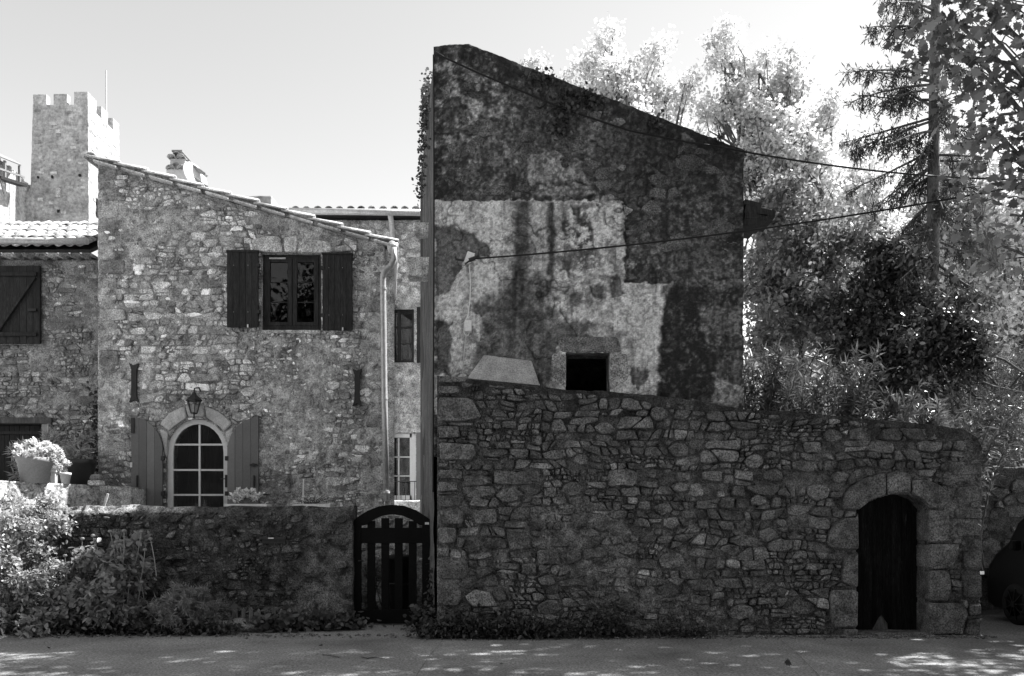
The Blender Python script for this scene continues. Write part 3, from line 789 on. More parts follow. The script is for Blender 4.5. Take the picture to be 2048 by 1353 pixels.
# ------------------------------------------------------------------ canal tiles (shared meshes)
def tile_mesh(name, L=.5, r0=.095, r1=.075, th=.016, n=8):
    V = []; F = []
    for k, (rr_, y) in enumerate(((r0, 0), (r1, L))):
        for q, off in enumerate((0, -th)):
            for i in range(n + 1):
                t = math.pi * i / n; V.append(((rr_ + off) * math.cos(t), y, (rr_ + off) * math.sin(t) * .85))
    m = n + 1
    for i in range(n):
        F.append((i, i + 1, 2 * m + i + 1, 2 * m + i)); F.append((m + i + 1, m + i, 3 * m + i, 3 * m + i + 1))
        F.append((i + 1, i, m + i, m + i + 1)); F.append((2 * m + i, 2 * m + i + 1, 3 * m + i + 1, 3 * m + i))
    F.append((0, 2 * m, 3 * m, m)); F.append((n, m + n, 3 * m + n, 2 * m + n))
    return mesh_np(name, V, F, 1.0, True)
TILES = []
for k in range(4):
    tm = tile_mesh('tile'); tm.materials.append(M['tile']); tm.attributes['tone'].data.foreach_set('value', np.full(len(tm.vertices), (.7, 1.0, 1.25, 1.6)[k], np.float32)); TILES.append(tm)
EDGE = []
for k in range(3):
    tm = tile_mesh('tile', .62, .085, .07, .02); tm.materials.append(M['tile_edge']); tm.attributes['tone'].data.foreach_set('value', np.full(len(tm.vertices), (.85, 1.0, 1.15)[k], np.float32)); EDGE.append(tm)
def put_tile(me, loc, xdir, ydir, parent, name='tile', flip=False, s=1.0):
    """ydir: the tile's axis, from its low wide end up the slope"""
    y = Vector(ydir).normalized(); x = Vector(xdir); x = (x - y * x.dot(y)).normalized(); z = x.cross(y)
    if flip: x, z = -x, -z
    o = bpy.data.objects.new(name, me); link(o)
    o.matrix_world = Matrix(((x.x * s, y.x * s, z.x * s, loc[0]), (x.y * s, y.y * s, z.y * s, loc[1]), (x.z * s, y.z * s, z.z * s, loc[2]), (0, 0, 0, 1)))
    mw = o.matrix_world.copy(); setp(o, parent); o.matrix_basis = mw
    return o
def roof_tiles(x0, x1, ncol, y, z, slope, rows, parent, rng, pitch=.42, yfun=None):
    d = Vector((0, math.cos(slope), math.sin(slope)))
    for c in range(ncol):
        x = x0 + (x1 - x0) * (c + .5) / ncol
        for r in range(rows):
            p = Vector((x + rng.uniform(-.012, .012), y, z)) + d * (pitch * r + rng.uniform(-.02, .02)) + Vector((0, 0, .012 * (r % 2)))
            put_tile(rng.choice(TILES), p + Vector((0, 0, .0)), (1, 0, 0), d + Vector((rng.uniform(-.03, .03), 0, rng.uniform(-.01, .03))), parent)
            if c: put_tile(rng.choice(TILES), p + Vector((-(x1 - x0) / ncol / 2, 0, .03)), (1, 0, 0), d, parent, flip=True)

# ------------------------------------------------------------------ window and shutter builders
def shutter(name, parent, mat, poly_top, u0, u1, v0, Y, n, rng, th=.035, planks=True, label=None, conv=None):
    """boards side by side; poly_top(u) gives the upper outline"""
    back = MB()
    k = 10
    pts = [(u0, v0), (u1, v0)] + [(u1 + (u0 - u1) * i / k, poly_top(u1 + (u0 - u1) * i / k)) for i in range(k + 1)]
    sh = MB().prism(pts, Y + .012, Y + th).build(name, mat, parent)
    for i in range(n):
        a = u0 + (u1 - u0) * i / n + .003; b = u0 + (u1 - u0) * (i + 1) / n - .003
        m = 4
        pl = [(a, v0), (b, v0)] + [(b + (a - b) * j / m, poly_top(b + (a - b) * j / m)) for j in range(m + 1)]
        MB().prism(pl, Y - rng.uniform(0, .004), Y + .014, tone=rng.uniform(.85, 1.2)).build('plank', mat, sh, bevel=.0035)
    return sh
def frame_rect(mb, u0, u1, v0, v1, y0, y1, w, wb=None):
    wb = wb or w
    mb.box(u0, u0 + w, y0, y1, v0, v1); mb.box(u1 - w, u1, y0, y1, v0, v1)
    mb.box(u0 + w, u1 - w, y0, y1, v1 - w, v1); mb.box(u0 + w, u1 - w, y0, y1, v0, v0 + wb); return mb

# ------------------------------------------------------------------ stone house (gable to the road)
YH = 14.5
sh_ = thing('stone_house', 'rubble stone house with sloping tiled verge, dark shutters and arched glazed door', 'house', (-5, YH, 1.28))
hL, hR = UV(197, 0, YH)[0], UV(770, 0, YH)[0]
topH = poly_fn(uvs([(190, 318), (440, 398), (640, 456), (790, 497)], YH))
ch = ycv(YH)
zz2 = lambda pts: uvs([(180 + a * .332, 280 + b * .332) for a, b in pts], YH)
zz3 = lambda pts: uvs([(a * .399, 480 + b * .399) for a, b in pts], YH)
hw = uvs([(523, 662), (523, 507), (642, 507), (642, 662)], YH)
acx = 394.5
def arch_px(r, top, spring, bot, n=14):
    return [(acx + r, bot)] + arc(acx, spring, r, -(spring - top), 0, 180, n) + [(acx - r, bot)]
hd = uvs(arch_px(61, 839, 905, 1062), YH)
lint = [zz2(p) for p in ([(975, 605), (1060, 585), (1150, 582), (1165, 682), (985, 675)], [(1167, 592), (1258, 577), (1248, 684), (1175, 682)], [(1262, 620), (1330, 602), (1450, 617), (1465, 684), (1254, 684)])]
surr = [zz3(p) for p in ([(803, 925), (850, 870), (928, 832), (942, 892), (880, 935), (850, 962)], [(931, 831), (1020, 829), (1030, 890), (945, 890)],
        [(1024, 831), (1100, 860), (1172, 922), (1128, 962), (1085, 922), (1034, 892)], [(800, 942), (848, 965), (840, 1060), (836, 1100), (815, 1000)], [(1130, 962), (1172, 935), (1172, 985), (1146, 1090), (1140, 1020)])]
regH = [(hL + .02, 1.3), (hR - .02, 1.3)] + [(u, float(topH(u)) - .06) for u in np.linspace(hR - .02, hL + .02, 10)]
corner = [uvs(p, YH) for p in ([(198, 520), (255, 522), (250, 548), (198, 550)], [(198, 400), (240, 402), (238, 438), (198, 440)], [(198, 620), (250, 618), (252, 640), (198, 645)], [(198, 330), (236, 335), (232, 362), (198, 366)],
        [(735, 600), (768, 600), (768, 625), (732, 625)], [(738, 700), (769, 700), (769, 728), (735, 726)], [(735, 830), (770, 828), (770, 858), (730, 855)], [(738, 915), (771, 915), (771, 938), (740, 938)], [(735, 545), (768, 543), (768, 572), (730, 570)],
        [(198, 700), (238, 702), (240, 730), (198, 735)], [(198, 780), (245, 782), (240, 810), (198, 815)], [(198, 880), (240, 884), (236, 912), (198, 915)])]
mz = lambda U, V: np.clip(sstep(.58, .72, fbm(U, V, .7, 3, 131)) + sstep(.5, .15, U - hL) * .7 + sstep(.6, .25, hR - U) * .8, 0, 1)
def w_h(U, V): return -.006 + .03 * (fbm(U, V, 1.3, 3, 121) - .5) + .055 * (fbm(U, V, 9, 3, 122, .6) - .5) + .022 * (fbm(U, V, 22, 2, 125) - .5) + .03 * mz(U, V)
def t_h(U, V):
    x, y = U / YH * FPX + CX, HY - (V - EYE) / YH * FPX
    t = .72 + .5 * (fbm(U, V, 2, 4, 133) - .5) + .2 * mz(U, V)
    t = t * (1 - .5 * sstep(.56, .68, fbm(U, V, .9, 4, 134)) * sstep(650, 560, x))
    return t
bedH = hf_wall('gable_wall', hL, hR, lambda u: u * 0 + .9, topH, ycv_np(YH), .022, w_h, t_h, [hw, hd], M['mortar_house'], sh_, .4, .02)
MB().prism([(hL + .05, .9), (hR - .05, .9)] + [(u, float(topH(u)) - .06) for u in np.linspace(hR - .05, hL + .05, 8)], YH + .07, YH + .45, [hw, hd]).build('wall_core', M['mortar_house'], sh_)
bould = boulders(40, (hL + .4, hR - .3, 2.2, 8.0), (.08, .13), [hw, hd] + lint + surr + corner, 16)
bould = [b_ for b_ in bould if max(q[1] for q in b_) < float(topH(b_[0][0])) - .15]
cells = coursed(regH, [hw, hd] + lint + surr + corner + bould, (.24, .42), (.06, .14), (.9, 2.6), 15)
lay(bould, bedH, M['stone_house'], ch, 19, joint=.01, hr=(.01, .035), tone=(.5, 1.2), pale=.1)
def tfh(u, v):
    return float(.7 + .6 * fbm(np.array([u]), np.array([v]), 1.1, 3, 144)[0])
lay(cells, bedH, M['stone_house'], ch, 13, joint=.008, hr=(-.004, .036), tone=(.4, 1.35), pale=.12, tfun=tfh)
dressed(lint, bedH, M['stone_house'], ch, 15, h=.045, back=.15, tr=(.95, 1.15))
dressed(surr, bedH, M['pale_stone'], ch, 16, h=.04, back=.2, tr=(.9, 1.1))
dressed(corner, bedH, M['stone_house'], ch, 17, h=.03, back=.1, tr=(.4, .9))
# plain sides, back and roof
quad(MB(), (hL + .05, YH + .4, .9), (hL + .05, 21, .9), (hL + .05, 21, float(topH(hL)) - .1), (hL + .05, YH + .4, float(topH(hL)) - .1), -.2).build('left_wall', M['mortar_house'], sh_)
rw = MB(); quad(rw, (hR - .03, YH + .03, .9), (-3.6, 21, .9), (-3.6, 21, float(topH(hR)) - .12), (hR - .03, YH + .03, float(topH(hR)) - .06), .2); rw.build('right_wall', M['mortar_house'], sh_)
roofh = MB(); quad(roofh, (hL - .1, YH - .02, float(topH(hL)) - .02), (hR + .18, YH - .02, float(topH(hR)) - .06), (-3.4, 21, float(topH(hR)) - .06), (hL - .1, 21, float(topH(hL)) - .02), .08)
roofh = roofh.build('roof', M['tile'], sh_)
MB().prism([(hL + .1, .9), (hR - .3, .9), (hR - .3, float(topH(hR)) + .02), (hL + .1, float(topH(hL)) - .03)], YH + 2.5, YH + 2.6).build('back_room', M['room'], sh_)
boxm('upper_floor', M['room'], sh_, hL + .3, hR - .4, YH + .5, YH + 2.5, 4.1, 4.2)
# verge: two staggered lines of half round tiles along the gable
rg = random.Random(3)
a, b = Vector((hL - .12, 0, float(topH(hL)) + .0)), Vector((hR + .25, 0, float(topH(hR)) - .02))
dslope = (a - b).normalized(); Ls = (a - b).length; nt = 11
for i in range(nt):
    p = b + dslope * (Ls * i / nt)
    jit = rg.uniform(-.008, .008)
    put_tile(rg.choice(EDGE), (p.x, YH - .03 + jit, p.z + .055 + .02 * rg.random()), (0, 1, 0), dslope + Vector((0, 0, -.075)), roofh, 'verge_tile', s=1.0)
    q = p + dslope * (Ls / nt * .47)
    MB().bar((q.x - dslope.x * .24, YH - .09 + jit, q.z - dslope.z * .24 - .045), (q.x + dslope.x * .2, YH - .09 + jit, q.z + dslope.z * .2 - .045), .1, .035, tone=rg.uniform(.9, 1.15)).build('under_tile', M['tile_edge'], roofh, bevel=.006)
put_tile(EDGE[1], (a.x - .02, YH - .05, a.z + .02), (1, 0, 0), (0, 1, .05), roofh, 'ridge_tile', s=1.6)
# upper window
wf = MB(); U = lambda px: UV(px, 0, YH)[0]; Vv = lambda py: UV(0, py, YH)[1]
frame_rect(wf, U(524.5), U(640.5), Vv(661), Vv(509), YH + .06, YH + .14, .05, .1)
window = wf.build('window', M['wood_dark'], sh_, bevel=.004)
mid = U(583)
for (x0, x1) in ((U(524.5) + .05, mid - .005), (mid + .005, U(640.5) - .05)):
    s = MB(); frame_rect(s, x0, x1, Vv(661) + .1, Vv(509) - .05, YH + .05, YH + .1, .085, .07)
    s = s.build('sash', M['wood_dark'], window, bevel=.004)
    vb, vt = Vv(661) + .17, Vv(509) - .135
    for j in range(1, 3):
        zz = vb + (vt - vb) * j / 3; boxm('glazing_bar', M['wood_dark'], window, x0 + .08, x1 - .08, YH + .062, YH + .085, zz - .009, zz + .009)
    for j in range(3):
        z0 = vb + (vt - vb) * j / 3; boxm('pane', M['glass'], window, x0 + .08, x1 - .08, YH + .07 + .001 * j, YH + .076 + .001 * j, z0, z0 + (vt - vb) / 3)
boxm('vent_strip', M['pale_stone'], window, U(537), U(570), YH + .04, YH + .055, Vv(517), Vv(514))
boxm('window_sill', M['mortar_house'], sh_, U(523), U(642), YH - .03, YH + .2, Vv(668), Vv(661), bevel=.01)
rg = random.Random(12)
for (x0, x1, yb, yt, lab) in ((457, 519, 657, 504, None), (647, 706, 663, 509, None)):
    s = shutter('shutter', sh_, M['wood_dark'], lambda u, t=yt: Vv(t + 4), U(x0), U(x1), Vv(yb), YH - .085, 5, rg)
    MB().box(U(x0) - .01, U(x1) + .01, YH - .1, YH - .04, Vv(yt + 4), Vv(yt)).build('top_rail', M['wood_dark'], s, bevel=.004)
    for zz in (yb - 30, yt + 30):
        for kx in (.22, .68): boxm('screw', M['zinc'], s, U(x0) + (U(x1) - U(x0)) * kx - .005, U(x0) + (U(x1) - U(x0)) * kx + .005, YH - .093, YH - .088, Vv(zz) - .005, Vv(zz) + .005)
        xs_ = x1 if x0 < 500 else x0
        boxm('hinge', M['iron'], s, U(xs_) - .03, U(xs_) + .03, YH - .1, YH - .03, Vv(zz) - .03, Vv(zz) + .03)
    boxm('shutter_catch', M['plastic'], s, U((x0 + x1) / 2 + 10), U((x0 + x1) / 2 + 12.5), YH - .11, YH - .09, Vv(yb + 1), Vv(yb - 5))
# arched glazed door
dr = MB().prism(uvs(arch_px(61.5, 838, 905, 1062), YH), YH + .05, YH + .11, [uvs(arch_px(50.5, 848, 905, 1052), YH)]).build('glazed_door', M['paint_white'], sh_, bevel=.005)
inner = uvs(arch_px(51, 847.5, 905, 1053), YH)
MB().prism(inner, YH + .08, YH + .086).build('pane', M['glass'], dr)
for py in (889, 940, 990): boxm('glazing_bar', M['paint_white'], dr, U(344), U(445), YH + .06, YH + .1, Vv(py + 1.8), Vv(py - 1.8))
boxm('glazing_bar', M['paint_white'], dr, U(394.7), U(398.2), YH + .057, YH + .103, Vv(1052), Vv(849))
boxm('lock_plate', M['iron'], dr, U(449), U(453), YH + .02, YH + .05, Vv(975), Vv(950)); MB().tube([(U(451), YH + .03, Vv(958)), (U(451), YH, Vv(958)), (U(441), YH, Vv(958))], .008).build('handle', M['iron'], dr)
# drawn curtains inside
cv = MB()
for (a_, b_) in ((362, 398), (400, 444)):
    n_ = 14; pts = [(U(a_ + (b_ - a_) * i / n_), YH + .3 + .03 * math.sin(i * 1.9)) for i in range(n_ + 1)]
    V = [(x, y, Vv(1060)) for x, y in pts] + [(x, y, Vv(842)) for x, y in pts]
    cv.add(V, [(i, i + 1, n_ + 2 + i, n_ + 1 + i) for i in range(n_)])
cv.build('curtain', M['curtain'], dr, True)
# arched shutters folded back on the wall
lt = lambda u: float(np.interp(u, [U(267), U(276), U(296), U(312), U(322), U(329)], [Vv(835), Vv(836), Vv(842), Vv(856), Vv(870), Vv(892)]))
rt = lambda u: float(np.interp(u, [U(458), U(465), U(475), U(491), U(511), U(520)], [Vv(895), Vv(872), Vv(857), Vv(843), Vv(836), Vv(835)]))
s1 = shutter('arched_shutter', sh_, M['paint_mid'], lt, U(267), U(329), Vv(1060), YH - .09, 4, rg)
s2 = shutter('arched_shutter', sh_, M['paint_mid'], rt, U(458), U(520), Vv(1060), YH - .09, 4, rg)
for s, hx, kx in ((s1, 330, 280), (s2, 457, 512)):
    for py in (918, 988): boxm('hinge', M['iron'], s, U(hx) - .03, U(hx) + .03, YH - .11, YH - .05, Vv(py) - .04, Vv(py) + .04)
    boxm('handle', M['iron'], s, U(kx) - .012, U(kx) + .012, YH - .125, YH - .095, Vv(975), Vv(952))
boxm('bolt', M['iron'], s1, U(268), U(274), YH - .12, YH - .095, Vv(868), Vv(838)); boxm('catch_plate', M['plastic'], s1, U(266), U(270), YH - .11, YH - .095, Vv(936), Vv(926))
MB().tube([(U(511), YH - .1, Vv(931)), (U(511), YH - .14, Vv(931))], .03, 10).build('latch', M['iron'], s2); boxm('latch_bar', M['iron'], s2, U(504), U(518), YH - .13, YH - .1, Vv(933), Vv(929))
# iron wall anchors
for (px, y0, y1, dk) in ((272, 729, 806, 1), (716, 740, 813, 1)):
    poly = [(px - 9, y0), (px, y0 + 4), (px + 9, y0), (px + 5, y0 + 12), (px + 5, y1 - 12), (px + 9, y1), (px, y1 - 4), (px - 9, y1), (px - 5, y1 - 12), (px - 5, y0 + 12)]
    MB().prism(uvs(poly, YH), YH - .085, YH - .045).build('wall_anchor', M['iron'], sh_, bevel=.006)

# wall lantern
ln = thing('wall_lantern', 'black iron wall lantern hanging above the arched glazed door', 'lantern', P(389, 790, YH - .2))
c = P(388, 812, YH - .22)
def lathe4(prof, c, n=6):
    return MB().lathe(prof, c, n)
lathe4([(.0, .26), (.03, .25), (.05, .2), (.13, .13), (.155, .1), (.15, .085), (.0, .085)], c).build('roof_cap', M['iron'], ln)
lathe4([(.0, -.15), (.06, -.15), (.07, -.135), (.0, -.13)], c).build('base', M['iron'], ln)
gl = MB()
for k in range(6):
    t = math.pi * 2 * k / 6; gl.bar((c.x + .125 * math.cos(t), c.y + .125 * math.sin(t), c.z + .09), (c.x + .06 * math.cos(t), c.y + .06 * math.sin(t), c.z - .14), .012, .012)
gl.build('cage', M['iron'], ln)
lathe4([(.115, .088), (.055, -.13)], c).build('glass', M['glass'], ln)
MB().tube([(c.x, c.y, c.z + -.12), (c.x, c.y, c.z + .03)], [.025, .03], 8).build('bulb', M['pot_pale'], ln)
MB().tube([(c.x, c.y, c.z + .25), (c.x, c.y + .02, c.z + .33), (c.x + .04, YH - .1, c.z + .36), (c.x + .04, YH, c.z + .3)], .014).build('bracket', M['iron'], ln)
MB().lathe([(.0, -.24), (.015, -.22), (.012, -.15), (0, -.15)], c, 8).build('finial', M['iron'], ln)

# drainpipe with gutter of the stone house
dp = thing('drainpipe', 'zinc drainpipe with swan neck at the right corner of the stone house', 'drainpipe', P(770, 1005, YH - .1))
gut = MB().tube([(-2.24, YH - .12, 6.83), (-2.71, 17.2, 6.66)], .105, 14, cap=True).build('gutter', M['zinc'], dp, True)
for k in range(6):
    t = (k + .6) / 6.5; p = Vector((-2.24, YH - .12, 6.83)).lerp(Vector((-2.71, 17.2, 6.66)), t); q = p + Vector((-.003, .02, -.001))
    MB().tube([p, q], .11, 14).build('bracket', M['zinc'], gut)
pth = [P(788, 497, YH - .1), P(788, 520, YH - .12), P(781, 533, YH - .13), P(770, 540, YH - .13), P(766, 552, YH - .13), P(766, 575, YH - .13), P(769, 800, YH - .13), P(773, 1002, YH - .13)]
MB().tube(pth, .058, 14).build('pipe', M['zinc'], dp, True)
for py, px in ((578, 766.3), (798, 769), (985, 772.7)):
    p = P(px, py, YH - .13); MB().tube([p + Vector((0, 0, .02)), p - Vector((0, 0, .02))], .066, 14).build('collar', M['zinc'], dp)

# ------------------------------------------------------------------ left house (set back)
YL = 15.6
lh = thing('left_house', 'stone house cut by the left picture edge with canal tile eave', 'house', (-10, YL, 1.5))
lL, lR = UV(-90, 0, YL)[0], UV(200, 0, YL)[0]
sh0, sh1 = UV(-60, 0, YL)[0], UV(88, 0, YL)[0]
VL = lambda py: UV(0, py, YL)[1]; UL = lambda px: UV(px, 0, YL)[0]
lwin = [(UL(-58), VL(690)), (UL(30), VL(690)), (UL(30), VL(540)), (UL(-58), VL(540))]
ldoor = [(UL(-80), VL(985)), (UL(84), VL(985)), (UL(84), VL(847)), (UL(-80), VL(847))]
topL = lambda u: np.asarray(u) * 0 + VL(520)
def w_l(U, V): return -.01 + .03 * (fbm(U, V, 1.3, 3, 221) - .5) + .055 * (fbm(U, V, 9, 3, 222, .6) - .5) + .03 * sstep(.5, .62, fbm(U, V, .8, 3, 223))
def t_l(U, V): return .45 + .5 * (fbm(U, V, 2, 4, 233) - .4)
bedL = hf_wall('front_wall', lL, lR, lambda u: u * 0 + 1.0, topL, ycv_np(YL), .035, w_l, t_l, [ldoor], M['mortar_house'], lh, .4, .02)
MB().prism([(lL, 1.0), (lR, 1.0), (lR, VL(520)), (lL, VL(520))], YL + .07, YL + .4, [ldoor]).build('wall_core', M['mortar_house'], lh)
bigl = [[(UL(-60), VL(718)), (UL(60), VL(716)), (UL(95), VL(700)), (UL(60), VL(692)), (UL(-60), VL(692))]]
cells = coursed([(UL(-40), 1.6), (lR - .02, 1.6), (lR - .02, VL(530)), (UL(-40), VL(530))], [ldoor, [(UL(-60), VL(692)), (UL(60), VL(692)), (UL(60), VL(536)), (UL(-60), VL(536))]], (.24, .42), (.06, .15), (.9, 2.6), 25)
lay(cells, bedL, M['stone_house'], ycv(YL), 23, joint=.008, hr=(.0, .04), tone=(.3, .8), pale=.08)
quad(MB(), (lL, YL - .35, VL(512)), (lR, YL - .35, VL(512)), (lR, 17.6, VL(512) + 1.42), (lL, 17.6, VL(512) + 1.42), -.06).build('roof_deck', M['wood_dark'], lh)
rl = boxm('roof', M['mortar_house'], lh, lL, lR, YL + .38, YL + .5, VL(520), VL(520) + .02)
rg = random.Random(21)
roof_tiles(lL, lR + .02, 14, YL - .42, VL(505) + .02, math.radians(29), 6, rl, rg, .44)
for i in range(13):
    x = lL + (lR - lL) * (i + .5) / 13; put_tile(rg.choice(TILES), (x, YL - .3, VL(524) + .02), (1, 0, 0), (0, 1, .06), rl, 'eave_tile', s=1.15)
gt = MB().tube([(lL, YL - .5, VL(500)), (lR + .02, YL - .5, VL(500) - .01)], .065, 12).build('gutter', M['zinc'], lh, True)
for px in (62, 122): MB().tube([(UL(px), YL - .5, VL(500)), (UL(px) + .04, YL - .5, VL(500))], .07, 12).build('joint', M['zinc'], gt)
s = shutter('shutter', lh, M['wood_dark'], lambda u: VL(536), UL(-60), UL(87), VL(690), YL - .12, 11, rg, .05)
for py in (553, 672): boxm('batten', M['wood_dark'], s, UL(-58), UL(82), YL - .16, YL - .12, VL(py) - .04, VL(py) + .04, bevel=.004)
MB().bar((UL(6), YL - .145, VL(668)), (UL(80), YL - .145, VL(560)), .04, .07, (0, 1, 0)).build('brace', M['wood_dark'], s, bevel=.004)
boxm('bolt', M['iron'], s, UL(66), UL(82), YL - .17, YL - .13, VL(627), VL(622))
boxm('lintel_beam', M['wood_grey'], lh, UL(-80), UL(106), YL - .06, YL + .3, VL(848), VL(836), bevel=.01, tone=.45)
boxm('doorway_back', M['room'], lh, UL(-90), UL(95), YL + .41, YL + .46, 1.0, VL(840))
for i in range(16):
    x0 = UL(-80) + (UL(84) - UL(-80)) * i / 16; boxm('gate_plank', M['wood_dark'], lh, x0 + .004, x0 + (UL(84) - UL(-80)) / 16 - .004, YL + .1 + .003 * (i % 2), YL + .13 + .003 * (i % 2), 1.3, VL(850), tone=.6)
boxm('gate_rail', M['wood_dark'], lh, UL(-80), UL(84), YL + .07, YL + .1, VL(868), VL(862))
boxm('corner_stone', M['pale_stone'], lh, UL(84), UL(96), YL - .02, YL + .25, VL(880), VL(848), bevel=.02, tone=.6)

# ------------------------------------------------------------------ rear wing between the two houses
YR = 17.2
rwg = thing('rear_wing', 'stone house wing behind the drainpipe with tiled eave and balcony door', 'house', (-2.5, YR, 1.5))
UR = lambda px: UV(px, 0, YR)[0]; VR = lambda py: UV(0, py, YR)[1]
rL, rR = UR(590), UR(846)
ww = [(UR(745), VR(727)), (UR(829), VR(727)), (UR(829), VR(618)), (UR(745), VR(618))]
wd = [(UR(745), VR(1000)), (UR(832), VR(1000)), (UR(832), VR(866)), (UR(745), VR(866))]
def w_r(U, V): return -.01 + .03 * (fbm(U, V, 1.3, 3, 321) - .5) + .02 * (fbm(U, V, 9, 3, 322) - .5) + .035 * sstep(7.0, 6.0, V) * sstep(.35, .6, fbm(U, V, .9, 3, 323))
bedR = hf_wall('front_wall', rL, rR, lambda u: u * 0 + .2, lambda u: u * 0 + VR(440), ycv_np(YR), .04, w_r, lambda U, V: .95 + .4 * (fbm(U, V, 2, 4, 333) - .5), [ww, wd], M['mortar_house'], rwg, .3, .02)
MB().prism([(rL, .2), (rR, .2), (rR, VR(440)), (rL, VR(440))], YR + .07, YR + .4, [ww, wd]).build('wall_core', M['mortar_house'], rwg)
cells = rubble([(UR(690), 1.7), (rR, 1.7), (rR, VR(446)), (UR(690), VR(446))], [ww, wd], [(.12, .16, 30), (.08, .12, 300), (.05, .08, 1500)], 1.3, 35)
lay(cells, bedR, M['stone_house'], ycv(YR), 33, joint=.02, hr=(.0, .035), tone=(.7, 1.25), pale=.08)
rrf = boxm('roof', M['wood_dark'], rwg, rL, rR, YR - .25, YR + .4, VR(437), VR(434))
quad(MB(), (rL, YR - .25, VR(434)), (rR, YR - .25, VR(434)), (rR, 22, VR(434) + 1.0), (rL, 22, VR(434) + 1.0), -.05).build('roof_deck', M['wood_dark'], rrf)
roof_tiles(rL, rR, 12, YR - .34, VR(434) + .02, math.radians(12), 3, rrf, rg, .45)
MB().tube([(rL, YR - .42, VR(438)), (rR + .1, YR - .42, VR(441))], .07, 12).build('gutter', M['zinc'], rwg, True)
MB().tube([(UR(786), YR - .4, VR(444)), (UR(786), YR - .25, VR(452)), (UR(786), YR - .1, VR(470)), (UR(786), YR - .1, VR(600))], .06, 10).build('downpipe', M['zinc'], rwg, True)
f = MB(); frame_rect(f, UR(745), UR(828), VR(726), VR(619), YR + .06, YR + .12, .06, .08); f.box(UR(794), UR(801), YR + .05, YR + .12, VR(726), VR(619)); f = f.build('window', M['wood_dark'], rwg)
for (a_, b_) in ((750, 794), (801, 823)):
    for j in range(3): boxm('pane', M['glass'], f, UR(a_), UR(b_), YR + .08 + .001 * j, YR + .086 + .001 * j, VR(720 - 33 * j), VR(687 - 33 * j))
    for j in (1, 2): boxm('glazing_bar', M['wood_dark'], f, UR(a_), UR(b_), YR + .07, YR + .1, VR(721 - 33 * j), VR(718 - 33 * j))
shutter('shutter', rwg, M['wood_dark'], lambda u: VR(616), UR(834), UR(852), VR(727), YR - .07, 2, rg)
f = MB(); frame_rect(f, UR(745), UR(831), VR(1000), VR(867), YR + .05, YR + .12, .09, .1); f.box(UR(775), UR(779), YR + .06, YR + .11, VR(1000), VR(867)); f.box(UR(795), UR(798), YR + .06, YR + .11, VR(1000), VR(876)); f.box(UR(819), UR(823), YR + .05, YR + .12, VR(1000), VR(867)); f = f.build('balcony_door', M['paint_white'], rwg)
for py in (914, 952): boxm('glazing_bar', M['paint_white'], f, UR(752), UR(820), YR + .06, YR + .1, VR(py + 1), VR(py - 1))
boxm('pane', M['glass'], f, UR(750), UR(822), YR + .08, YR + .086, VR(996), VR(872))
boxm('room', M['room'], rwg, UR(735), UR(845), YR + .5, YR + .55, VR(1005), VR(600))
shutter('shutter', rwg, M['paint_mid'], lambda u: VR(866), UR(833), UR(852), VR(1000), YR - .07, 2, rg)
rl_ = MB(); rl_.bar((UR(765), YR - .15, VR(964)), (UR(835), YR - .15, VR(964)), .02, .02)
for px in range(768, 836, 9): rl_.bar((UR(px), YR - .15, VR(964)), (UR(px), YR - .15, VR(1005)), .013, .013)
rl_.build('balcony_railing', M['iron'], rwg)

# parapet ledge in front of the wing
YP = 15.2
pl = MB().box(UV(772, 0, YP)[0], UV(846, 0, YP)[0], YP, YP + .6, .0, UV(0, 1001, YP)[1]).build('terrace_parapet', M['terrace'], bevel=.03)
tag(pl, 'small sunlit parapet below the balcony door between the two houses', 'parapet')

# ------------------------------------------------------------------ low garden wall, gate
YG = 12.0
lg = thing('low_garden_wall', 'low dark mossy garden wall left of the arched gate', 'wall', (-5.5, YG, 0))
UG = lambda px: UV(px, 0, YG)[0]; VG = lambda py: UV(0, py, YG)[1]
gL, gR = UG(-160), UG(705)
topG = poly_fn(uvs([(-160, 1016), (130, 1015), (165, 1011), (200, 1013), (260, 1010), (330, 1015), (380, 1013), (430, 1015), (460, 1011), (540, 1014), (600, 1011), (650, 1015), (704, 1012)], YG))
mk = lambda U: sstep(UG(560), UG(640), U)
def w_g(U, V): return -.02 + .10 * (1 - .7 * mk(U)) * (fbm(U, V, 3.4, 5, 421, .65) - .5) + .09 * (1 - .6 * mk(U)) * (fbm(U, V, 8, 4, 422, .6) - .5) - .10 * sstep(.16, .0, topG(U) - V)
def t_g(U, V):
    t = .75 + .9 * (fbm(U, V, 3, 5, 433, .6) - .45)
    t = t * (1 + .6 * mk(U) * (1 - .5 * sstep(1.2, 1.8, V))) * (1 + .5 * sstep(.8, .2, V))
    t = t + 3.2 * sstep(.14, .05, topG(U) - V) * sstep(UG(395), UG(360), U + .3 * (fbm(U, V, 3, 3, 9) - .5)) * 1.0  # sunlight on the left stretch of the top edge, painted into the tone
    return np.clip(t, .25, 4.5)
bedG = hf_wall('rough_face', gL, gR, lambda u: u * 0 - .05, topG, ycv_np(YG), .022, w_g, t_g, [], M['stone_moss'], lg, .42, .07)
cells = coursed([(UG(110), .1), (gR - .02, .1), (gR - .02, VG(1024)), (UG(110), VG(1024))], [], (.22, .4), (.06, .14), (.9, 2.4), 45)
rq = random.Random(5); cells = [c_ for c_ in cells if rq.random() < (.85 if c_[0][0] < UG(590) else .25)]
lay(cells, bedG, M['stone_moss'], ycv(YG), 43, joint=.014, hr=(-.02, .04), tone=(.6, 1.7), pale=.08)
boxm('wall_core', M['stone_moss'], lg, gL + .05, gR - .05, YG + .09, YG + .4, -.05, 1.78)
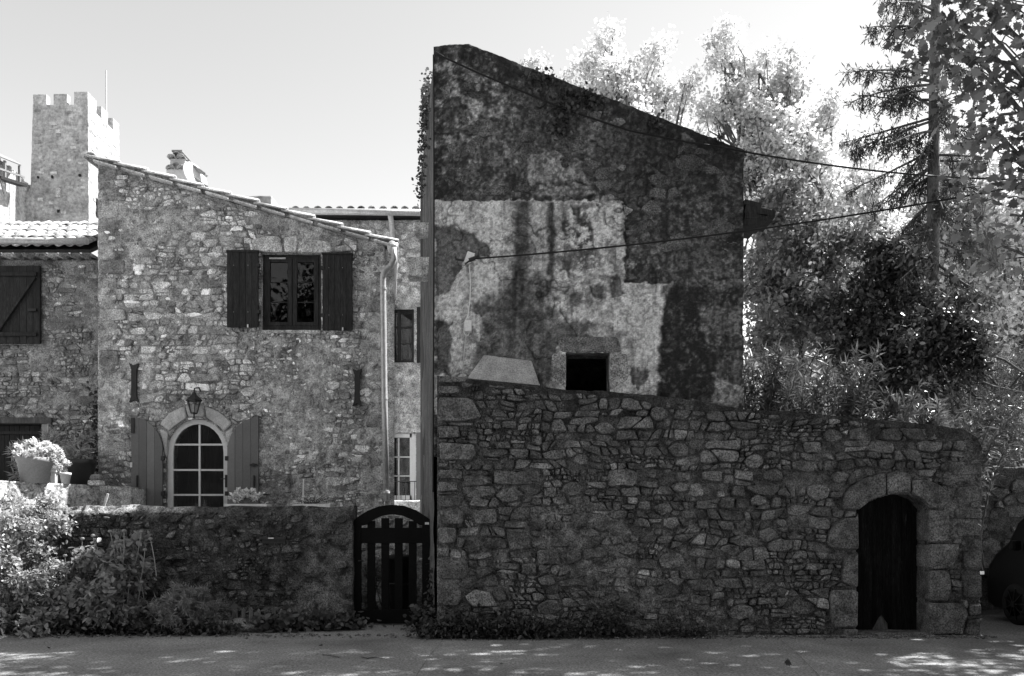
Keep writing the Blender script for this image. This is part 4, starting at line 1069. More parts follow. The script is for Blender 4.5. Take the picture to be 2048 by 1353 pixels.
lb = thing('letter_slot', 'narrow dark metal letter slot set in the low garden wall', 'letter slot', P(549, 1080, YG))
boxm('hood', M['iron'], lb, UG(522), UG(575), YG - .09, YG + .02, VG(1079), VG(1074)); boxm('flap', M['iron'], lb, UG(526), UG(572), YG - .05, YG - .02, VG(1087), VG(1079)); boxm('name_strip', M['plastic'], lb, UG(540), UG(551), YG - .094, YG - .0905, VG(1077.6), VG(1075.4))

YT = 12.12
gate = thing('garden_gate', 'black wooden slatted garden gate with arched top', 'gate', P(785, 1250, YT))
UT = lambda px: UV(px, 0, YT)[0]; VT = lambda py: UV(0, py, YT)[1]
for (a_, b_, t_) in ((707, 722, 1044), (844, 864, 1044)): boxm('stile', M['paint_black'], gate, UT(a_), UT(b_), YT, YT + .06, VT(1247), VT(t_), bevel=.006)
oute = [(707, 1043), (716, 1034), (735, 1022), (758, 1013), (783, 1010), (808, 1012), (832, 1021), (852, 1034), (864, 1042)]
inn = [(844, 1051), (838, 1050), (824, 1040), (805, 1032), (784, 1029), (764, 1032), (746, 1040), (732, 1050), (722, 1052)]
MB().prism(uvs(oute + [(864, 1052)] + inn + [(707, 1052)], YT), YT - .006, YT + .066).build('arched_rail', M['paint_black'], gate, bevel=.006)
boxm('rail', M['paint_black'], gate, UT(722), UT(844), YT + .006, YT + .054, VT(1087), VT(1056), bevel=.005)
boxm('rail', M['paint_black'], gate, UT(722), UT(844), YT + .006, YT + .054, VT(1248), VT(1220), bevel=.005)
for (a_, b_) in ((734, 750), (762, 778), (789, 805), (817, 833)):
    m_ = (a_ + b_) / 2; boxm('slat', M['paint_black'], gate, UT(a_), UT(b_), YT + .018, YT + .042, VT(1222), VT(1034 + abs(m_ - 783) * .2), bevel=.004)
boxm('number_plate', M['plastic'], gate, UT(850), UT(858), YT - .012, YT - .004, VT(1049.5), VT(1045))
MB().tube([(UT(728), YT - .02, VT(1122)), (UT(718), YT - .05, VT(1122)), (UT(718), YT, VT(1122))], .01).build('handle', M['iron'], gate)
boxm('hinge', M['iron'], gate, UT(860), UT(868), YT - .01, YT + .03, VT(1075), VT(1070)); boxm('hinge', M['iron'], gate, UT(860), UT(868), YT - .01, YT + .03, VT(1232), VT(1227))
gp = boxm('gate_post', M['zinc'], None, UT(865.5), UT(868), YT + .03, YT + .08, 0, VT(1075)); tag(gp, 'thin metal post that carries the gate at the wall end', 'post')
# what shows through the gate: path, retaining wall, water butt
o = sheet('garden_path', -3.0, -1.2, 12.4, 15.2, 12, 12, lambda x, y: .03 + .02 * fbm(x, y, 2, 2, 1), M['road'])
rt_ = thing('retaining_wall', 'pale stone retaining wall seen through the gate slats', 'wall', (-2.3, 14.0, 0))
hfR = hf_wall('face', -3.3, -1.3, lambda u: u * 0 - .05, lambda u: u * 0 + 1.75, ycv_np(14.0), .05, lambda U, V: .06 * (fbm(U, V, 3, 4, 501) - .5), lambda U, V: .9 + .5 * (fbm(U, V, 4, 3, 502) - .5), [], M['mortar_house'], rt_, .3, .04)
cells = rubble([(-3.2, .05), (-1.4, .05), (-1.4, 1.7), (-3.2, 1.7)], [], [(.1, .14, 60), (.06, .1, 300)], 1.4, 55); lay(cells, hfR, M['stone_house'], ycv(14.0), 53, hr=(.02, .05), joint=.02, tone=(.6, 1.2))
wb = thing('water_butt', 'black round topped bin behind the gate slats', 'bin', P(800, 1235, 13.2))
c = P(799, 1235, 13.2); MB().lathe([(0, 0), (.16, 0), (.19, .3), (.2, .92), (.215, .93), (.215, .98), (.15, 1.02), (0, 1.03)], (c.x, c.y, .05), 20).build('body', M['rubber'], wb, True)
MB().lathe([(.19, .5), (.205, .5), (.205, .54), (.19, .54)], (c.x, c.y, .05), 20).build('hoop', M['iron'], wb, True)

# ------------------------------------------------------------------ terrace block with pots, on the left
tr = thing('raised_terrace', 'pale rough raised terrace wall carrying the flower pots', 'terrace', (-8, 13, 1.2))
A_, B_ = Vector((-8.25, 12.05, 0)), Vector((-7.42, 13.75, 0)); dd = (B_ - A_); ll = dd.length; dn = dd / ll; nn = Vector((dn.y, -dn.x, 0))
cvt = lambda u, v, w: (A_.x + dn.x * u + nn.x * w, A_.y + dn.y * u + nn.y * w, v)
hf_wall('lit_face', 0, ll, lambda u: u * 0 + 1.2, lambda u: u * 0 + 2.29, cvt, .025, lambda U, V: .07 * (fbm(U, V, 5, 5, 601, .6) - .5), lambda U, V: .85 + .6 * (fbm(U, V, 7, 4, 602) - .5), [], M['terrace'], tr, .5, .03)
MB().prism([(-12, 12.15), (-8.32, 12.15), (-7.5, 13.8), (-6.9, 13.85), (-6.9, 15.5), (-12, 15.5)], 1.2, 2.27, conv=lambda u, v, y: (u, v, y)).build('terrace_fill', M['stone_house'], tr, bevel=.02)
MB().box(-12, -8.2, 11.98, 12.1, 1.2, 2.25).build('front_course', M['terrace'], tr, bevel=.03)
def pot(name, label, c, r0, r1, h, mat, rim=True):
    t = thing(name, label, 'flower pot', c, 'pots on the raised terrace')
    MB().lathe([(0, 0), (r0, 0), (r0 + (r1 - r0) * .82, h * .8), (r1, h * .82), (r1 * 1.02, h), (r1 * .92, h), (r1 * .9, h * .88)], c, 24).build('pot_body', mat, t, True)
    MB().lathe([(0, h * .9), (r1 * .9, h * .9)], c, 24).build('soil', M['earth'], t)
    return t
ZT = 2.28
c1 = P(70, 0, 12.75); c1.z = ZT; pot('flower_pot', 'large grey tapered pot with a dome of white flowers', c1, .2, .275, .42, M['terracotta'])
c2 = P(131, 0, 13.2); c2.z = ZT; pot('flower_pot', 'small pale pot of white flowers nearest the black wrapped pot', c2, .06, .09, .2, M['pot_pale'])
c3 = P(112, 0, 13.25); c3.z = ZT; pot('flower_pot', 'small grey pot half hidden behind the little pedestal', c3, .09, .11, .22, M['terracotta'])
pd = thing('stone_pedestal', 'little pale stone pedestal between the flower pots', 'ornament', P(108.5, 0, 12.85)); pd.location.z = ZT
c4 = P(108.5, 0, 12.85); MB().box(c4.x - .035, c4.x + .035, c4.y - .035, c4.y + .035, ZT, ZT + .18).build('shaft', M['pot_pale'], pd, bevel=.006); MB().box(c4.x - .055, c4.x + .055, c4.y - .055, c4.y + .055, ZT + .18, ZT + .235).build('cap', M['pot_pale'], pd, bevel=.01)
c5 = P(160, 0, 14.1); c5.z = ZT; bp = pot('wrapped_pot', 'black plastic wrapped pot with oleander by the house corner', c5, .2, .27, .5, M['bin_bag'])
sb = thing('stacked_stones', 'rounded stone on a squared block beside the house corner', 'stones', P(194, 0, 13.6)); sb.location.z = ZT
c6 = P(193, 0, 13.6); MB().box(c6.x - .11, c6.x + .11, c6.y - .1, c6.y + .1, ZT, ZT + .09).build('block', M['stone_house'], sb, bevel=.02); MB().lathe([(0, 0), (.1, .0), (.11, .04), (.08, .1), (0, .12)], (c6.x, c6.y, ZT + .09), 12).build('round_stone', M['rock'], sb, True)
st = MB().bar(P(205, 1022, 12.6), P(216, 988, 12.6), .035, .02, (0, 1, 0)).build('label_stake', M['pot_pale'], None, bevel=.004); tag(st, 'slanting white stake behind the low wall near the terrace corner', 'stake')
po = MB().tube([P(606, 1012, 12.25), P(607.5, 958, 12.25)], .014, 8).build('thin_pole', M['pot_pale']); tag(po, 'thin pale upright pole beside the lavender trough', 'pole')
for (a_, b_, lab) in ((452, 536, 'low trough of silvery leaved spires on the garden wall'), (588, 662, 'low trough of pale lavender on the garden wall beside the pole')):
    t = thing('plant_trough', lab, 'trough', P((a_ + b_) / 2, 1010, 12.3), 'troughs on the low garden wall')
    m = MB(); x0, x1 = UV(a_, 0, 12.2)[0], UV(b_, 0, 12.2)[0]; z0 = 1.86; z1 = UV(0, 1008.5, 12.2)[1]
    m.box(x0, x1, 12.14, 12.16, z0, z1); m.box(x0, x1, 12.38, 12.4, z0, z1); m.box(x0, x0 + .02, 12.16, 12.38, z0, z1); m.box(x1 - .02, x1, 12.16, 12.38, z0, z1); m.box(x0 + .02, x1 - .02, 12.16, 12.38, z0, z0 + .01)
    m.build('trough_box', M['pot_pale'], t)
    MB().box(x0 + .02, x1 - .02, 12.16, 12.38, z0 + .01, z1 - .012).build('soil', M['earth'], t)

# edging fence and rocks at the road side
ef = thing('picket_edging', 'short dark picket edging at the foot of the low garden wall', 'edging', P(530, 1252, 11.72))
for i in range(9):
    px = 472 + i * 15.2; x = UV(px, 0, 11.72)[0]; z1 = .30 + .01 * (i % 3)
    MB().prism([(x - .028, .0), (x + .028, .0), (x + .028, z1 - .03), (x, z1), (x - .028, z1 - .03)], 11.70, 11.72, tone=.8 + .15 * (i % 4)).build('picket', M['wood_grey'], ef)
for z in (.1, .22): boxm('edging_rail', M['wood_dark'], ef, UV(462, 0, 11.74)[0], UV(604, 0, 11.74)[0], 11.725, 11.74, z - .015, z + .015)
def rock(name, label, c, sx, sy, sz, seed, rot=0):
    rng = np.random.default_rng(seed); n, m = 12, 8; V = []; F = []
    for j in range(m + 1):
        ph = math.pi * j / m
        for i in range(n):
            t = 2 * math.pi * i / n; k = 1 + .22 * (vnoise(np.array([math.cos(t) * 1.3 + seed]), np.array([math.sin(t) * 1.3 + ph * 1.1]), seed)[0] - .5) * 2 + rng.normal(0, .04)
            x, y, z = k * math.sin(ph) * math.cos(t) * sx, k * math.sin(ph) * math.sin(t) * sy, k * math.cos(ph) * sz
            x, z = x * math.cos(rot) - z * math.sin(rot), x * math.sin(rot) + z * math.cos(rot); V.append((c[0] + x, c[1] + y, c[2] + z))
    for j in range(m):
        for i in range(n): F.append((j * n + i, (j + 1) * n + i, (j + 1) * n + (i + 1) % n, j * n + (i + 1) % n))
    return tag(obj(name, mesh_np(name, V, F, 1.0, True), M['rock']), label, 'rock')
pr = P(490, 1266, 11.35); rock('rock', 'long pale rock lying at the road edge before the picket edging', (pr.x, pr.y, .09), .24, .12, .09, 3, -.16)
pr = P(448, 1256, 11.5); rock('rock', 'small flat grey rock beside the long rock', (pr.x, pr.y, .08), .14, .1, .06, 8)
pr = P(350, 1268, 11.3); rock('rock', 'dark little rock under the round shrub', (pr.x, pr.y, .04), .08, .08, .06, 12)

# ------------------------------------------------------------------ concrete slab, cables, box
sl = MB(); S0 = [P(934, 757, YB - .3), P(1080, 771, YB - .3), P(1063, 722, YB - .05), P(968, 710, YB - .05)]
n_ = (S0[1] - S0[0]).cross(S0[3] - S0[0]).normalized() * -.05
sl.add([*S0, *[p + n_ for p in S0]], [(0, 1, 2, 3), (7, 6, 5, 4), (0, 4, 5, 1), (1, 5, 6, 2), (2, 6, 7, 3), (3, 7, 4, 0)])
sl = sl.build('concrete_slab', M['concrete'], None, bevel=.006); tag(sl, 'pale concrete slab leaning on the rendered house above the rubble wall', 'slab')
def sag(a, b, s, n=24):
    a, b = Vector(a), Vector(b); return [a.lerp(b, i / n) + Vector((0, 0, -4 * s * (i / n) * (1 - i / n))) for i in range(n + 1)]
yf = YB - .09
c1_ = [P(x, y, yf) for x, y in ((868, 102), (890, 116), (960, 148), (1060, 190), (1150, 226), (1260, 262), (1370, 284), (1440, 294), (1484, 303))]
cb1 = MB().tube(c1_ + sag(P(1500, 306, yf), P(2075, 360, 12.5), .1)[1:], .013, 6).build('power_cable', M['cable'], None, True); tag(cb1, 'black cable clipped along the roof slope of the rendered house', 'cable')
cb2 = MB().tube(sag(P(945, 518, yf - .1), P(2075, 366, 9.6), .12), .012, 6).build('power_cable', M['cable'], None, True); tag(cb2, 'black cable stretched from the wall hook across to the right', 'cable')
cb3 = MB().tube(sag(P(2000, 520, 14), P(2075, 512, 13), .0, 4), .012, 6).build('power_cable', M['cable'], None, True); tag(cb3, 'short stretch of cable at the right edge below the maple', 'cable')
hk = thing('cable_hook', 'iron cable hook with pale insulator on the rendered house', 'hook', P(938, 518, yf))
MB().tube([P(911, 514, yf - .03), P(912, 519, yf - .03), P(930, 522, yf - .04), P(945, 519, yf - .1)], .016, 8).build('arm', M['iron'], hk)
MB().prism(uvs([(928, 530), (937, 509), (949, 513), (944, 522), (941, 526)], yf), yf - .1, yf - .02).build('insulator_plate', M['plastic'], hk, bevel=.01)
MB().tube([P(938, 521, yf - .12), P(950, 517, yf - .12)], .03, 10).build('clamp', M['iron'], hk)
MB().tube([P(930, 529, yf - .09), P(944, 518, yf - .11)], .012, 8).build('hook_end', M['iron'], hk)
jb = thing('junction_box', 'small grey junction box with thin wire on the rendered house', 'junction box', P(936, 652, yf))
boxm('case', M['plastic'], jb, UV(930, 0, yf)[0], UV(943, 0, yf)[0], yf - .05, yf + .06, UV(0, 664, yf)[1], UV(0, 642, yf)[1], bevel=.006)
MB().tube([P(939, 530, yf + .02), P(941, 570, yf + .02), P(940, 600, yf + .02), P(936, 632, yf + .02), P(929, 645, yf + .02), P(928, 665, yf + .02), P(931, 671, yf + .02), P(936, 672, yf + .02), P(939, 665, yf + .02)], .007, 6).build('wire', M['plastic'], jb)
MB().tube([P(933, 664, yf + .02), P(929, 700, yf + .02), P(925, 742, yf + .02)], .009, 6).build('conduit', M['zinc'], jb)
cs = MB().tube([P(867, y, YB - .04) + Vector((.006 * math.sin(y), 0, 0)) for y in range(110, 1010, 25)], .012, 6).build('corner_cable', M['cable']); tag(cs, 'black cable running down the left corner of the rendered house', 'cable')

# ------------------------------------------------------------------ chimney, dish, far block
ck = thing('chimney', 'squat white chimney capped with curved tiles behind the verge', 'chimney', P(355, 345, 16.4))
YC = 16.4; UC = lambda px: UV(px, 0, YC)[0]; VC = lambda py: UV(0, py, YC)[1]
boxm('stack', M['pot_pale'], ck, UC(332), UC(374), YC, YC + .5, VC(372), VC(338), bevel=.02); boxm('neck', M['pot_pale'], ck, UC(338), UC(369), YC + .04, YC + .46, VC(338), VC(315), bevel=.02)
for zz, s_ in ((340, 1.1), (317, .95)):
    for k in (-1, 1):
        for yy in (YC - .06, YC + .3): put_tile(TILES[2], (UC(353.5) + k * .105 * s_, yy, VC(zz)), (1, 0, 0), (0, 1, 0), ck, 'cap_tile', s=s_)
    put_tile(TILES[1], (UC(353.5), YC - .04, VC(zz) + .075), (1, 0, 0), (0, 1, 0), ck, 'cap_tile', s=s_ * .8)
    put_tile(TILES[0], (UC(370), YC + .2, VC(zz) + .02), (0, 1, 0), (1, 0, -.7), ck, 'cap_tile', s=s_)
boxm('top_slab', M['terracotta'], ck, UC(344), UC(365), YC - .02, YC + .45, VC(304), VC(301))
ds = thing('satellite_dish', 'white satellite dish edge beside the chimney', 'satellite dish', P(392, 360, 16.5))
c = P(388, 356, 16.5); m = MB(); ax = Vector((.85, -.45, .28)).normalized(); a_ = ax.cross(Vector((0, 0, 1))).normalized(); b_ = a_.cross(ax)
prof = [(0, .0), (.12, .006), (.22, .02), (.3, .04), (.3, .05), (.22, .032), (.1, .016), (0, .01)]
for r, h in prof:
    for k in range(24):
        t = 2 * math.pi * k / 24; p = c + ax * h + a_ * r * math.cos(t) + b_ * r * 1.1 * math.sin(t); m.V.append(tuple(p)); m.T.append(1)
for i in range(len(prof) - 1):
    for k in range(24): m.F.append((i * 24 + k, i * 24 + (k + 1) % 24, (i + 1) * 24 + (k + 1) % 24, (i + 1) * 24 + k))
m.build('dish', M['paint_white'], ds, True); MB().tube([c, c + Vector((-.06, .1, -.5))], .02, 8).build('mast', M['zinc'], ds)
fb = boxm('far_rooftop_block', M['tower'], None, UV(484, 0, 24)[0], UV(543, 0, 24)[0], 24, 25, UV(0, 440, 24)[1], UV(0, 391, 24)[1], bevel=.04); tag(fb, 'plain rendered rooftop block showing behind the verge tiles', 'rooftop block')

# ------------------------------------------------------------------ castle tower on the hill
YK = 90.0
ct = thing('castle_tower', 'square crenellated stone castle tower on the hill', 'tower', P(120, 440, YK))
UK = lambda px: UV(px, 0, YK)[0]; VK = lambda py: UV(0, py, YK)[1]
k0, k1 = UK(66), UK(175.5); zb, zp, zm = VK(450), VK(210), VK(189); kd = 7.2
def tower_face(name, ax):
    n1, n2 = 44, 90; s = np.linspace(0, 1, n1 + 1); z = np.linspace(zb, zp, n2 + 1); S, Z = np.meshgrid(s, z)
    taper = (zp - Z) / (zp - zb) * .25
    w = .12 * (fbm(S * 6.5, Z, 2.2, 3, 700 + ax) - .5)
    if ax == 0: X = k0 - taper + (k1 - k0 + 2 * taper) * S; Y = YK - taper - w
    else: X = k1 + taper + w; Y = YK - taper + (kd + taper) * S
    tone = .8 + .5 * (fbm(S * 7, Z, .7, 4, 710 + ax) - .5) + .35 * (fbm(S * 6.5 * 1.6, Z * 3, 1.3, 2, 712) - .5)
    tone = tone * (1 + .12 * sstep(zb + 9.2, zb + 9.6, Z))
    i = np.arange(n2)[:, None] * (n1 + 1) + np.arange(n1)[None]; Q = np.stack([i, i + 1, i + n1 + 2, i + n1 + 1], -1).reshape(-1, 4)
    return obj(name, mesh_np(name, np.stack([X.ravel(), (Y + 0 * X).ravel(), Z.ravel()], 1), Q, tone.ravel(), False), M['tower'], ct)
f0 = tower_face('front_wall', 0); f1 = tower_face('right_wall', 1)
boxm('core', M['tower'], ct, k0 - .1, k1 - .3, YK + .5, YK + kd, zb, zp - .3)
rk = random.Random(8)
def course_stones(parent, ax):
    z = zb + .4; 
    while z < zp - .3:
        h = rk.uniform(.28, .5); s = rk.uniform(0, .5)
        while s < (k1 - k0 if ax == 0 else kd) - .5:
            w = rk.uniform(.4, .9)
            if rk.random() < .17:
                tp = (zp - z) / (zp - zb) * .25
                if ax == 0: MB().box(k0 + s, k0 + s + w - .06, YK - tp - .06, YK, z, z + h - .06, tone=rk.uniform(.6, 1.35)).build('block', M['tower'], parent)
                else: MB().box(k1, k1 + tp + .035, YK + s, YK + s + w - .06, z, z + h - .06, tone=rk.uniform(.7, 1.2)).build('block', M['tower'], parent)
            s += w
        z += h
course_stones(f0, 0); course_stones(f1, 1)
for (a_, b_, t_) in ((66, 93, 189), (107, 134, 188), (148, 175.5, 183.5)): boxm('merlon', M['tower'], ct, UK(a_), UK(b_), YK, YK + .7, zp - .2, VK(t_), bevel=.03)
for (s0, s1) in ((0.72, 1.9), (3.0, 4.5), (5.7, 7.2)): boxm('merlon', M['tower'], ct, k1 - .7, k1, YK + s0, YK + s1, zp - .2, zm + .25, bevel=.03)
for (s0, s1) in ((0, 1.6), (2.8, 4.2)): boxm('merlon', M['tower'], ct, k0 + s0 + 1.5, k0 + s1 + 1.5, YK + kd - .6, YK + kd, zp - .2, zm, bevel=.03)
for (px, py, w, h) in ((119, 388, 8, 18), (120, 425, 5, 6), (79, 357, 3, 4), (107, 356, 3, 5), (162, 353, 4, 4)):
    boxm('putlog_hole' if h < 10 else 'blocked_window', M['room'] if h < 10 else M['mortar_house'], f0, UK(px - w / 2), UK(px + w / 2), YK - .35, YK + .1, VK(py + h / 2), VK(py - h / 2))
for (s, py, w, h) in ((3.5, 291, .45, 12), (1.4, 405, .9, 36)): boxm('slit_window', M['room'], f1, k1 + .1, k1 + .36, YK + s, YK + s + w, VK(py + h / 2) - .0, VK(py - h / 2))
fp = MB().tube([(k1 - .5, YK + 5.0, zp), (k1 - .5, YK + 5.0, UV(0, 141, YK + 5)[1])], [.11, .09], 8).build('flagpole', M['zinc']); tag(fp, 'thin bare flagpole on the castle tower', 'flagpole')
cw_ = thing('castle_ruin_wall', 'ruined castle curtain wall beside the tower', 'wall', P(20, 450, 89.6))
hf_wall('front_face', UV(-120, 0, 89.6)[0], k0 + .3, lambda u: u * 0 + 33, poly_fn(uvs([(-120, 385), (40, 392), (52, 388), (60, 372), (70, 360)], 89.6)), ycv_np(89.6), .3, lambda U, V: .35 * (fbm(U, V, 1.2, 4, 720) - .5), lambda U, V: .8 + .6 * (fbm(U, V, 1.1, 4, 721) - .5), [], M['tower'], cw_, 1.2, .4)
boxm('putlog_hole', M['room'], cw_, UV(22, 0, 89.6)[0], UV(27, 0, 89.6)[0], 89.2, 89.7, UV(0, 438, 89.6)[1], UV(0, 431, 89.6)[1])
lm = MB(); wlt = lambda y: np.interp(y, [83, 91, 92], [42.6, 41.5, 40.5])
xs0 = -57.0
for i in range(24):
    y0 = 83 + i * .37; t1, t2 = wlt(y0), wlt(y0 + .5); t = rk.uniform(.85, 1.1); lm.box(xs0 - 1.0, xs0 + rk.uniform(-.05, .05), y0, y0 + .37, 30, float(t1) + rk.uniform(-.2, .2), tone=t)
lm.build('lit_cross_wall', M['tower'], cw_)
hd_ = thing('timber_hoarding', 'timber gallery with plank roof on the castle wall', 'hoarding', (xs0, 88, 42))
Yh = lambda px, x=-55.9: x / (px - CX) * FPX
def K(px, py, x): Y = Yh(px, x); return Vector((x, Y, EYE + (HY - py) / FPX * Y))
for px, y0, y1 in ((9.5, 322, 360), (39, 332, 367)): MB().bar(K(px, y1, -55.7), K(px, y0, -55.7), .22, .22).build('post', M['wood_grey'], hd_)
MB().bar(K(-6, 336, -55.6), K(49, 355, -55.6), .12, .2).build('rail', M['wood_grey'], hd_)
MB().bar(K(-6, 355, -55.7), K(46, 371, -55.7), .9, .3).build('walkway', M['wood_dark'], hd_)
quad(MB(), K(-8, 312, -55.4), K(42, 332, -55.4), K(34, 325, -57.2), K(-8, 306, -57.2), .1).build('plank_roof', M['wood_grey'], hd_)
for k in (0, 5): MB().bar(K(0 + k * .6, 356, -55.4), K(8 + k * .3, 388, -55.8), .15, .15).build('strut', M['wood_grey'], hd_)

# ------------------------------------------------------------------ wall and parked car at the far right
YQ = 14.2
bw_ = thing('back_lane_wall', 'dark stone wall behind the parked car at the right edge', 'wall', (9, YQ, 0))
x0, x1 = 6.9, 14
hfq = hf_wall('face', x0, x1, lambda u: u * 0 - .05, lambda u: 2.62 + .06 * fbm(u, u * 0, 3, 3, 3), ycv_np(YQ), .05, lambda U, V: .06 * (fbm(U, V, 4, 4, 801) - .5), lambda U, V: .4 + .4 * (fbm(U, V, 3, 4, 802) - .4), [], M['mortar_dark'], bw_, .45, .12)
cells = rubble([(8.2, 1.0), (10.5, 1.0), (10.5, 2.5), (8.2, 2.5)], [], [(.12, .17, 40), (.08, .12, 150), (.05, .08, 600)], 1.4, 65); lay(cells, hfq, M['stone_dark'], ycv(YQ), 63, hr=(.01, .06), joint=.02, tone=(.3, .8))
car = thing('parked_car', 'tall black car parked in deep shade at the right picture edge', 'car', (8.8, 10.8, 0))
XF, YF = 7.97, 12.95                                   # near flank, front bumper; the car points away along the lane
prof = [(0, .3), (-.02, .62), (.03, .9), (.2, 1.1), (.5, 1.3), (.8, 1.62), (1.08, 1.86), (1.4, 1.95), (4.15, 1.92), (4.3, 1.2), (4.32, .35), (3.9, .22), (.2, .22)]
m = MB(); n = len(prof); ns = 12
for k in range(ns + 1):
    t = k / ns; e = abs(2 * t - 1) ** 5
    for d_, z in prof:
        lean = .10 * e * max(0, z - 1.0); m.V.append((XF + lean * (1 if t < .5 else -1) + 1.75 * t, YF - d_ - e * .12 * (1 if d_ < 2 else -1) * (d_ < .6 or d_ > 4), z - .05 * e * (z > 1.8))); m.T.append(1)
for k in range(ns):
    for i in range(n): m.F.append((k * n + i, (k + 1) * n + i, (k + 1) * n + (i + 1) % n, k * n + (i + 1) % n))
m.F.append(tuple(range(n))); m.F.append(tuple(ns * n + i for i in range(n))[::-1])
body = m.build('body', M['car_paint'], car, False, bevel=.04)
for (d0_, d1_) in ((1.0, 1.95), (2.05, 3.1)):
    MB().add([(XF + .03, YF - d0_, 1.15), (XF + .03, YF - d1_, 1.15), (XF + .075, YF - d1_, 1.72), (XF + .075, YF - d0_ - .28, 1.72)], [(0, 1, 2, 3)]).build('side_window', M['glass'], body)
MB().box(XF - .14, XF - .01, YF - 1.02, YF - .9, 1.18, 1.34).build('wing_mirror', M['car_paint'], body, bevel=.03)
MB().box(XF + .02, XF + .2, YF - .1, YF + .0, .72, .86).build('headlight', M['rubber'], body, bevel=.02)
for dy in (.85, 3.5):
    for wx, s_ in ((XF - .02, -1), (XF + 1.6, 1)):
        w = MB()
        for r, x in ((.2, 0), (.3, 0), (.33, .03), (.33, .16), (.3, .19), (.2, .19)):
            for k in range(28): t = 2 * math.pi * k / 28; w.V.append((wx + x, YF - dy + r * math.cos(t), .33 + r * math.sin(t))); w.T.append(1)
        for i in range(5):
            for k in range(28): w.F.append((i * 28 + k, i * 28 + (k + 1) % 28, (i + 1) * 28 + (k + 1) % 28, (i + 1) * 28 + k))
        wh = w.build('wheel', M['rubber'], car, True)
        if s_ < 0:
            for k in range(9):
                t = 2 * math.pi * k / 9 + .3; MB().bar((wx - .015, YF - dy + .05 * math.cos(t), .33 + .05 * math.sin(t)), (wx - .005, YF - dy + .25 * math.cos(t), .33 + .25 * math.sin(t)), .018, .02, (1, 0, 0)).build('spoke', M['alloy'], wh)
            MB().tube([(wx - .03, YF - dy, .33), (wx + .02, YF - dy, .33)], .05, 12).build('hub', M['alloy'], wh)

# ------------------------------------------------------------------ foliage
def shape(kind):
    if kind == 'oval': V = [(0, 0, 0), (.35, .26, .05), (.75, .2, .04), (1, 0, -.05), (.75, -.2, .04), (.35, -.26, .05)]; F = [(0, 1, 2, 3), (0, 3, 4, 5)]
    elif kind == 'diamond': V = [(0, 0, 0), (.5, .32, .07), (1, 0, 0), (.5, -.32, .07)]; F = [(0, 1, 2), (0, 2, 3)]
    elif kind == 'lance': V = [(0, 0, 0), (.45, .075, .03), (1, 0, -.12), (.45, -.075, .03)]; F = [(0, 1, 2), (0, 2, 3)]
    elif kind == 'needle': V = [(0, 0, 0), (.5, .09, 0), (1, 0, 0), (.5, -.09, 0)]; F = [(0, 1, 2), (0, 2, 3)]
    elif kind == 'round': V = [(0, 0, 0), (.2, .38, .06), (.6, .45, .07), (1, 0, 0), (.6, -.45, .07), (.2, -.38, .06)]; F = [(0, 1, 2, 3), (0, 3, 4, 5)]
    elif kind == 'maple':
        o = [(0, 0), (-.12, .3), (.1, .28), (.12, .62), (.32, .42), (.42, .5), (.55, .28), (.72, .3), (.68, .12), (1.0, 0)]
        pts = o + [(x, -y) for x, y in o[-2:0:-1]]
        V = [(.25, 0, .03)] + [(x, y, -.10 * abs(y) - .06 * x * x) for x, y in pts]; n = len(pts)
        F = [(0, 1 + i, 1 + (i + 1) % n) for i in range(n)]
    return np.array(V, float), F
def leaf_geo(C, size, kind, rng, up=.3, droop=0., outdir=None, svar=.35, axis=None):
    """C (n,3) leaf bases -> V,F. Leaf planes face up by 'up', point outwards/down by 'droop'"""
    n = len(C); T, F = shape(kind)
    ax = rng.normal(size=(n, 3)) if axis is None else axis + rng.normal(0, .35, (n, 3))
    if outdir is not None: ax = ax * .8 + outdir
    ax[:, 2] -= droop; ax /= np.linalg.norm(ax, axis=1)[:, None] + 1e-9
    nr = rng.normal(size=(n, 3)); nr[:, 2] = np.abs(nr[:, 2]) + up * 3
    nr -= ax * (nr * ax).sum(1)[:, None]; nr /= np.linalg.norm(nr, axis=1)[:, None] + 1e-9
    sd = np.cross(nr, ax); s = size * (1 + svar * rng.uniform(-1, 1, n))[:, None, None]
    V = C[:, None] + s * (T[None, :, :1] * ax[:, None] + T[None, :, 1:2] * sd[:, None] + T[None, :, 2:3] * nr[:, None])
    k = len(T); base = (np.arange(n) * k)
    Fs = []
    for L_ in sorted({len(f) for f in F}):
        fa = np.array([f for f in F if len(f) == L_]); Fs.append((base[:, None, None] + fa[None]).reshape(-1, L_))
    return V.reshape(-1, 3), Fs, k
def leaves(name, C, size, kind, mat, parent, seed, tone=(.6, 1.4), smooth=True, tones=None, **kw):
    rng = np.random.default_rng(seed); C = np.asarray(C, float)
    V, F, k = leaf_geo(C, size, kind, rng, **kw)
    t = np.repeat(rng.uniform(tone[0], tone[1], len(C)) if tones is None else tones, k)
    return obj(name, mesh_np(name, V, F, t, smooth), mat, parent)
def clumps(blobs, per_m3, rng, shell=.55):
    """clump centres spread through ellipsoids, denser to the outside"""
    out = []
    for (c, r) in blobs:
        vol = 4.19 * r[0] * r[1] * r[2]; n = max(4, int(vol * per_m3))
        d = rng.normal(size=(n, 3)); d /= np.linalg.norm(d, axis=1)[:, None]
        q = rng.uniform(0, 1, n) ** shell
        out.append(np.array(c)[None] + d * q[:, None] * np.array(r)[None])
    return out
def wig(a, b, rng, amp, n=6):
    a, b = Vector(a), Vector(b); L = (b - a).length; pts = [a]
    for i in range(1, n):
        pts.append(a.lerp(b, i / n) + Vector(rng.normal(0, amp * L, 3)) * math.sin(math.pi * i / n))
    return pts + [b]
